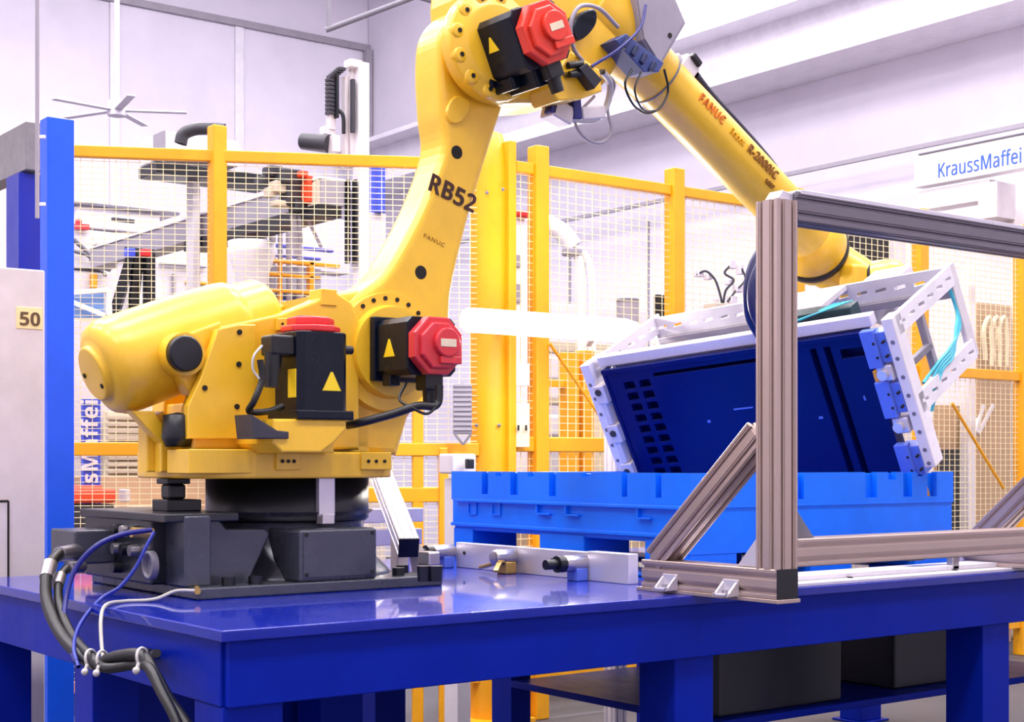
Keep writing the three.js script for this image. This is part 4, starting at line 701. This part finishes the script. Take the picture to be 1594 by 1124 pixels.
// ------------------------------------------------------------------ machinery behind the fences
const bz = (px0, px1, py0, py1, z, dep, r = 0.006) => { const a = onZ(px0, py1, z), b = onZ(px1, py0, z), c = onZ(px0, py0, z); return box(a.x, b.x, a.y, c.y, z - dep, z, r); };
const bzf = (px0, px1, py0, z, dep, r = 0.006) => { const b = onZ(px1, py0, z), c = onZ(px0, py0, z); return box(c.x, b.x, 0, c.y, z - dep, z, r); };
const bxx = (px0, px1, py0, py1, x, dep, r = 0.006) => { const a = onX(px0, py1, x), b = onX(px1, py0, x), c = onX(px1, py1, x), pm = onX((px0 + px1) / 2, py0, x), pn = onX((px0 + px1) / 2, py1, x); return box(x, x + dep, pn.y, pm.y, a.z, b.z, r); };
{
  // linear take-out robot: sloping traverse, vertical mast, cable chain
  const tr = thing('takeout_robot', 'white linear take-out robot with mast and traverse behind the left fence', 'robot', V(1.96, 0, -4.2));
  const X = 1.96, z0 = onX(140, 400, X).z, z1 = onX(500, 300, X).z;
  obj('traverse', box(X, X + 0.16, 2.95, 3.1, z0, z1, 0.006), M.grey, tr);
  obj('traverse_top', box(X - 0.01, X + 0.17, 3.1, 3.115, z0, z1, 0.004), M.white, tr);
  obj('drag_chain_tray', box(X - 0.02, X + 0.14, 2.88, 2.95, onX(290, 300, X).z, z1, 0.004), M.black, tr);
  obj('leg', box(X + 0.02, X + 0.14, 0, 2.95, z0 + 0.5, z0 + 0.62), M.offwhite, tr);
  parts('carriage', [cbox(W(448, 278, 8.9), 0.16, 0.1, 0.16, 0.02), cbox(W(425, 268, 8.9), 0.1, 0.07, 0.12, 0.02), cbox(W(452, 305, 8.9), 0.1, 0.14, 0.12, 0.015), cbox(W(468, 322, 8.9), 0.12, 0.07, 0.1, 0.01), cbox(W(410, 282, 8.9), 0.08, 0.05, 0.1, 0.01)], M.darkgrey, tr);
  parts('carriage_guard', [cbox(W(478, 296, 8.85), 0.03, 0.16, 0.1, 0.008), cbox(W(470, 272, 8.85), 0.05, 0.04, 0.08, 0.01)], M.orange, tr);
  obj('gearbox', cbox(W(504, 307, 8.85), 0.15, 0.17, 0.14, 0.01), M.beige, tr);
  parts('gripper_plate', [cbox(W(432, 292, 8.86), 0.08, 0.07, 0.1, 0.01), cbox(W(436, 318, 8.86), 0.1, 0.04, 0.08, 0.01), cbox(W(420, 300, 8.86), 0.05, 0.06, 0.08, 0.01)], M.beige, tr);
  parts('drop_arm', [bar(W(456, 335, 8.9), W(462, 400, 8.9), 0.03, 0.03), bar(W(476, 335, 8.9), W(500, 385, 8.9), 0.02, 0.02), bar(W(466, 335, 8.9), W(468, 380, 8.9), 0.02, 0.02)], M.grey, tr);
  const mast = W(562, 300, 8.9);
  obj('mast', [cbox(V(mast.x, 2.35, mast.z), 0.075, 2.95, 0.075, 0.006)], M.white, tr);
  parts('mast_rail', [cbox(W(547, 180, 8.9), 0.03, 0.62, 0.05, 0.004), cbox(W(537, 190, 8.9), 0.025, 0.55, 0.05, 0.004)], M.offwhite, tr);
  obj('mast_belt', [cbox(W(549, 165, 8.85), 0.022, 0.32, 0.03, 0.003)], M.darkgrey, tr);
  obj('mast_head', [cbox(W(550, 101, 8.88), 0.09, 0.05, 0.08, 0.01)], M.white, tr);
  const links = []; for (let i = 0; i < 9; i++) links.push([514, 176 - i * 6.4]); for (let i = 0; i < 5; i++) links.push([516 + i * 3.5, 120 - i * 3]);
  for (const [px, py] of links) obj('chain_link', cbox(W(px, py, 8.86), 0.045, 0.02, 0.05, 0.003), M.darkgrey, tr);
  obj('chain_side', [cbox(W(523, 148, 8.86), 0.018, 0.28, 0.05, 0.004), tube([W(525, 170, 8.86), W(533, 178, 8.86), W(535, 208, 8.86)], 0.012, 8)], M.black, tr);
  parts('chain_holder', [cbox(W(515, 190, 8.88), 0.04, 0.1, 0.05, 0.004), cbox(W(510, 205, 8.88), 0.08, 0.05, 0.06, 0.006)], M.offwhite, tr);
  obj('drive_motor', [cyl(W(472, 220, 8.9), W(513, 224, 8.8), 0.05, 0.055, 20)], M.darkgrey, tr);
  obj('drive_flange', [cbox(W(519, 225, 8.8), 0.05, 0.1, 0.08, 0.005)], M.offwhite, tr);
  parts('lower_chain', [cbox(W(541, 345, 8.85), 0.02, 0.5, 0.04, 0.003), cbox(W(552, 345, 8.85), 0.015, 0.5, 0.04, 0.003)], M.black, tr);
  // upper axis with cable loop
  const ua = thing('upper_axis', 'white horizontal axis housing with a black cable arch above the fence rail', 'machine', W(300, 250, 9.6));
  obj('housing', [bz(256, 372, 203, 244, -4.7, 0.4)], M.white, ua);
  obj('end_plate', [bxx(238, 256, 206, 245, onZ(256, 220, -4.7).x - 0.01, 0.01)], M.grey, ua);
  obj('under_tray', [bz(244, 430, 250, 268, -4.65, 0.3)], M.black, ua);
  obj('cable_arch', tube([W(281, 224, 9.3), W(285, 210, 9.3), W(300, 202, 9.3), W(325, 200, 9.3), W(350, 202, 9.3)], 0.04, 10), M.darkgrey, ua);
  obj('support', [bz(300, 312, 262, 560, -4.8, 0.1)], M.offwhite, ua);
}
let clutterN = 0;
const prop = (name, label, cat, list, group) => { const g0 = thing(name, label, cat, V(0, 0, 0), group); const bb = new THREE.Box3(); for (const [n, gs] of list) for (const g of [].concat(gs)) { g.computeBoundingBox(); bb.union(g.boundingBox); } g0.position.set((bb.min.x + bb.max.x) / 2, bb.min.y, (bb.min.z + bb.max.z) / 2); for (const [n, gs, m] of list) for (const g of [].concat(gs)) obj(n, g, m, g0); return g0; };
{
  const Z = -7.2;
  prop('moulding_machine', 'white moulding machine with red lamp row behind the left fence', 'machine', [['body', [bz(112, 330, 355, 470, Z, 0.9, 0.02)], M.offwhite], ['upper_cover', bz(118, 250, 318, 352, Z - 0.1, 0.7, 0.02), M.white], ['rail_cap', bz(112, 280, 312, 317, Z - 0.05, 0.75), M.midgrey], ['lamp_row', [bz(118, 140, 347, 356, Z + 0.06, 0.05), bz(120, 128, 340, 347, Z + 0.06, 0.05)], M.pinkred], ['cable', [tube([onZ(114, 372, Z + 0.08), onZ(135, 392, Z + 0.08), onZ(150, 412, Z + 0.08), onZ(172, 420, Z + 0.08)], 0.02, 8), tube([onZ(114, 390, Z + 0.08), onZ(140, 400, Z + 0.08), onZ(165, 430, Z + 0.08)], 0.016, 8)], M.midgrey], ['pipe', [bz(150, 240, 378, 382, Z + 0.05, 0.05), bz(250, 322, 408, 411, Z + 0.05, 0.04), bz(270, 274, 425, 462, Z + 0.05, 0.04)], M.grey], ['yellow_stripe', [bz(290, 322, 436, 441, Z + 0.03, 0.03)], M.fenceYellow], ['lower_body', bzf(112, 330, 470, Z - 0.05, 0.9), M.cream], ['vent', [bz(150, 185, 392, 398, Z + 0.01, 0.02), bz(140, 190, 402, 408, Z + 0.01, 0.02), bz(112, 160, 415, 420, Z + 0.01, 0.02), bz(175, 210, 338, 344, Z + 0.02, 0.03)], M.darkgrey], ['yellow_handle', [bz(143, 152, 425, 448, Z + 0.05, 0.05)], M.fenceYellow]]);
  prop('hopper_stand', 'black four legged stand under the take-out robot traverse', 'stand', [['leg', bar(W(206, 395, 9.6), W(178, 490, 9.6), 0.06, 0.06), M.black], ['leg', bar(W(216, 395, 9.6), W(205, 500, 9.6), 0.05, 0.06), M.black], ['leg', bar(W(232, 395, 9.6), W(232, 520, 9.6), 0.07, 0.06), M.black], ['top_plate', [bar(W(195, 392, 9.6), W(240, 396, 9.6), 0.06, 0.06)], M.darkgrey], ['blue_cap', cbox(W(202, 394, 9.5), 0.06, 0.06, 0.06, 0.01), M.signBlue], ['red_cap', cbox(W(226, 394, 9.5), 0.06, 0.05, 0.06, 0.01), M.red]]);
  prop('window_guard', 'white framed guard with blue glazing low behind the left fence', 'guard', [['stand', bzf(106, 172, 498, -4.45, 0.05), M.offwhite], ['frame', [bar(W(105, 457, 9.2), W(168, 452, 9.2), 0.04, 0.03), bar(W(168, 452, 9.2), W(170, 492, 9.2), 0.04, 0.03), bar(W(112, 470, 9.2), W(165, 492, 9.2), 0.03, 0.03)], M.white], ['glazing', bar(W(140, 456, 9.25), W(140, 495, 9.25), 0.2, 0.01, 0.002, V(CS, 0, -SN)), M.skyGlass]]);
  prop('brand_banner', 'tall blue panel with white upright lettering behind the left fence', 'sign', [['panel', bzf(130, 157, 620, -4.0, 0.06), M.signBlue]]);
  { const s = scene.getObjectByName('brand_banner'); const g = text('KraussMaffei', 0.1, fontBold, 0.004); g.rotateZ(Math.PI / 2); const p = onZ(155, 775, -3.99); g.translate(p.x - 0.01, p.y - 0.3, -3.995); obj('lettering', g, M.white, s); }
  prop('slatted_cover', 'cream slatted machine cover seen below the balancer cylinder', 'cover', [['panel', bzf(168, 262, 640, -4.32, 0.08), M.cream], ...Array.from({ length: 9 }, (_, i) => ['slat', bz(168, 262, 646 + i * 10.5, 653 + i * 10.5, -4.28, 0.03, 0.003), M.beige])]);
  prop('orange_tray', 'orange red tray on a rack low behind the fence', 'tray', [['stand', bzf(112, 178, 786, -3.62, 0.25), M.darkgrey], ['tray', [bz(108, 182, 762, 784, -3.6, 0.3, 0.02), bz(122, 160, 756, 764, -3.62, 0.2, 0.01)], M.orange]]);
  prop('pallet_rack', 'tan shelf rack with dark gaps behind the lower left fence', 'rack', [['shelf', [bz(105, 330, 790, 800, -3.9, 0.3), bz(105, 330, 830, 842, -3.9, 0.3), bz(105, 330, 870, 882, -3.9, 0.3), bz(105, 330, 910, 930, -3.9, 0.3)], M.tan], ['back', bzf(105, 345, 742, -4.2, 0.03), M.tan], ['carton', [bz(195, 203, 762, 782, -3.85, 0.1)], M.offwhite]]);
  // mid-left behind the robot shoulder
  prop('hopper', 'white plastic hopper with a red lid behind the yellow fence post', 'hopper', [['bin', lathe(W(392, 450, 9.4), W(392, 250, 9.4), [[0.09, 0], [0.11, 0.1], [0.15, 0.22], [0.15, 0.3], [0, 0.3]], 24), M.white], ['lid', [bz(373, 405, 372, 388, -4.15, 0.1, 0.01)], M.red], ['stand', bzf(362, 412, 452, -4.3, 0.3), M.offwhite]]);
  prop('platform_railing', 'pale yellow maintenance railing behind the robot shoulder', 'railing', [['rail', [bz(404, 530, 400, 406, -4.0, 0.05), bz(404, 500, 422, 427, -4.0, 0.05), bz(404, 500, 447, 452, -4.0, 0.05)], M.fenceYellow], ['baluster', bzf(482, 490, 406, -4.0, 0.05), M.fenceYellow], ['baluster', bzf(436, 440, 406, -4.0, 0.04), M.fenceYellow]]);
  prop('pipe_rack', 'row of grey and violet pipes behind the robot shoulder', 'pipes', [['pipe', [400, 412, 424, 436, 450, 466].map((px, i) => cyl(W(px, 342 + (i % 3) * 6, 9.9), W(px, 480, 9.9), 0.022 - (i % 2) * 0.006, 0.02, 10)), M.grey], ['cross_pipe', [bz(400, 520, 376, 381, -5.0, 0.05), bz(400, 500, 392, 396, -5.0, 0.05)], M.violet], ['cabinet', bzf(404, 500, 410, -5.1, 0.3), M.grey], ['panel', bz(470, 545, 335, 420, -5.3, 0.2), M.wall], ['blue_bin', bz(430, 480, 466, 476, -4.6, 0.2), M.postBlue], ['dark_shelf', bz(425, 485, 454, 463, -4.7, 0.2), M.darkgrey]]);
  prop('blue_duct', 'pale blue perforated duct beside the take-out robot mast', 'duct', [['duct', bz(588, 600, 245, 330, -5.2, 0.15), M.signBlue], ['edge', bzf(570, 574, 240, -5.2, 0.05), M.midgrey], ['pillar', bzf(575, 601, 330, -5.25, 0.1), M.offwhite]]);
}
{
  // behind the round column and through the right fence
  prop('dryer_unit', 'white dryer tower with a red top between the yellow posts', 'machine', [['tower', [bzf(800, 828, 338, -4.2, 0.25, 0.02)], M.white], ['red_top', bz(806, 826, 326, 337, -4.15, 0.18, 0.02), M.red], ['window', [bz(800, 812, 395, 415, -4.18, 0.02), bz(798, 812, 440, 470, -4.18, 0.02)], M.grey]]);
  const dA = thing('air_duct', 'white bent air duct behind the fence mesh', 'duct', W(900, 480, 11));
  obj('duct', [tube([W(845, 345, 11), W(875, 362, 11), W(893, 385, 11)], 0.07, 16), tube([W(893, 385, 11), W(900, 400, 11), W(905, 430, 11), W(906, 490, 11), W(906, 700, 11)], 0.035, 14), tube([W(893, 385, 11), W(912, 400, 11), W(920, 430, 11), W(921, 490, 11), W(921, 700, 11)], 0.03, 14)], M.white, dA);
  obj('duct_collar', [cbox(W(893, 393, 11), 0.16, 0.06, 0.12, 0.02)], M.grey, dA);
  prop('steel_drum', 'grey ribbed steel drum behind the fence', 'drum', [['drum', [cyl(W(977, 540, 10.5).setY(0), W(977, 468, 10.5), 0.08, 0.08, 20)], M.grey], ['rim', cyl(W(977, 470, 10.5), W(977, 466, 10.5), 0.085, 0.085, 20), M.midgrey]]);
  prop('dark_grille', 'small black grille beside the yellow fence post', 'grille', [['grille', bz(1022, 1042, 458, 502, -2.6, 0.03), M.black], ['stand', bzf(1026, 1038, 502, -2.61, 0.02), M.offwhite]]);
  prop('white_screen', 'large white machine housing behind the right fence', 'machine', [['housing', bzf(850, 1010, 470, -5.4, 0.6, 0.02), M.offwhite], ['shelf', [bz(850, 960, 530, 545, -4.6, 0.3), bz(850, 960, 618, 628, -4.6, 0.3)], M.beige], ['part_bin', [bz(852, 880, 555, 590, -4.5, 0.2, 0.02), bz(852, 884, 645, 680, -4.5, 0.2, 0.03)], M.white]]);
  prop('inner_gate', 'yellow double upright gate behind the diagonal tie rod', 'gate', [['upright', bzf(883, 902, 548, -3.4, 0.1), M.fenceYellow], ['upright', bzf(908, 925, 545, -3.4, 0.1), M.fenceYellow], ['crossbar', bz(850, 930, 590, 602, -3.42, 0.06), M.fenceYellow]]);
  prop('cream_case', 'cream equipment case behind the gate uprights', 'case', [['case', bzf(925, 962, 545, -3.8, 0.4, 0.01), M.cream], ['band', [bz(925, 962, 580, 612, -3.79, 0.02), bz(925, 962, 626, 629, -3.79, 0.02)], M.beige]]);
  const pp = onZ(958, 700, -1.3);
  tag(obj('profile_post', prof(V(pp.x, 0.0, -1.3), V(pp.x, onZ(976, 602, -1.3).y, -1.3), V(1, 0, 0), 0.085), M.aluBright), 'upright aluminium profile post behind the left side of the gripper', 'post');
  const sd = W(1125, 478, 8.6);
  prop('sensor_rig', 'tangle of white sensor fittings behind the gripper', 'rig', [['fitting', [[1088, 426, 0.05, 0.04], [1102, 432, 0.04, 0.03], [1138, 412, 0.05, 0.05], [1152, 420, 0.03, 0.06], [1135, 440, 0.05, 0.03], [1148, 450, 0.05, 0.04], [1110, 470, 0.06, 0.04], [1140, 468, 0.05, 0.05]].map(([px, py, w, h]) => cbox(W(px, py, 8.6), w, h, 0.04, 0.006)), M.offwhite],
    ['wire', [tube([W(1084, 428, 8.58), W(1098, 422, 8.58), W(1112, 434, 8.58), W(1120, 455, 8.58), sd], 0.007, 6), tube([W(1138, 412, 8.58), W(1128, 425, 8.58), W(1142, 436, 8.58), W(1130, 452, 8.58), sd], 0.007, 6), tube([W(1155, 418, 8.58), W(1160, 435, 8.58), W(1146, 452, 8.58), W(1132, 470, 8.58)], 0.006, 6)], M.darkgrey], ['rack', cbox(sd, 0.22, 0.03, 0.1, 0.005), M.beige], ['stand', cyl(V(sd.x, 0, sd.z), sd, 0.03, 0.03, 10), M.grey]]);
  // injection machine at the right with its name board
  const im = thing('injection_machine', 'large white injection machine with a blue lettered name board', 'machine', V(8.1, 0, -2.6));
  const X = 7.6;
  obj('name_board', box(X, X + 0.12, 3.69, 3.95, -3.3, -1.6, 0.006), M.white, im);
  obj('board_cap', box(X - 0.01, X + 0.13, 3.95, 3.962, -3.25, -1.6, 0.002), M.midgrey, im);
  const b0 = onX(1459, 281, X), b1 = onX(1590, 258, X);
  const tg = text('KraussMaffei', 0.115, fontReg, 0.004); const tw = tg.boundingBox.max.x; tg.scale((b1.z - b0.z) / tw, 1.0, 1).rotateY(-Math.PI / 2).translate(X - 0.001, 3.735, b0.z);
  obj('lettering', tg, M.inkBlue, im);
  obj('support_column', bxx(1522, 1552, 284, 340, X + 0.02, 0.25), M.offwhite, im);
  obj('lower_beam', box(X + 0.04, X + 0.2, 3.5, 3.66, -3.3, -2.6, 0.006), M.offwhite, im);
  obj('body', [box(X + 0.3, X + 1.4, 0, 3.45, -3.9, -1.2, 0.05), cyl(V(X + 0.5, 3.3, -2.6), V(X + 0.5, 3.3, -1.4), 0.25, 0.25, 32)], M.offwhite, im);
  parts('hatch', [box(X + 0.285, X + 0.3, 2.3, 3.2, -2.4, -1.6, 0.004)], M.white, im);
  prop('vent_panel', 'dark perforated vent panel above the robot wrist', 'vent', [['vent', [bz(1318, 1385, 355, 402, -2.5, 0.05)], M.black], ['frame', bzf(1300, 1420, 402, -2.55, 0.15), M.offwhite], ['pillar', bz(1392, 1410, 350, 440, -2.5, 0.1), M.offwhite]]);
  prop('hose_row', 'row of white bent hoses behind the right fence', 'hoses', [['hose', [1540, 1552, 1563].map(px => tube([onZ(px - 6, 560, -2.4), onZ(px - 8, 510, -2.4), onZ(px, 494, -2.4), onZ(px + 4, 520, -2.4), onZ(px + 4, 570, -2.4)], 0.018, 10)), M.cream], ['cabinet', bzf(1522, 1575, 470, -2.5, 0.12), M.tan]]);
  prop('white_post', 'slim white instrument post beside the injection machine', 'post', [['post', bzf(1508, 1519, 412, -2.35, 0.08), M.white]]);
  prop('tan_cabinet', 'tan machine cabinet with white hoses below the right fence rail', 'cabinet', [['cabinet', bzf(1462, 1506, 630, -2.45, 0.06), M.tan], ['dark_base', bzf(1462, 1506, 700, -2.43, 0.02), M.darkgrey], ['hose', [bar(onZ(1530, 630, -2.5), onZ(1518, 672, -2.5), 0.03, 0.03), bar(onZ(1545, 630, -2.5), onZ(1522, 675, -2.5), 0.03, 0.03)], M.white]]);
  prop('perimeter_curb', 'long pale machine plinth along the foot of the right fence', 'plinth', [['plinth', box(2.6, 7.4, 0, 1.05, -2.9, -2.75), M.beige], ['top', box(2.6, 7.4, 1.05, 1.1, -2.95, -2.7), M.offwhite]]);
  tag(obj('deck_plate', [box(2.9, 4.15, TY, TY + 0.05, -0.9, -0.3, 0.004), box(3.0, 4.1, TY + 0.05, TY + 0.09, -0.6, -0.5, 0.004)], M.blue), 'low blue fixture plate on the table behind the pallet box', 'fixture');
}
camera.updateMatrixWorld();
renderer.render(scene, camera);
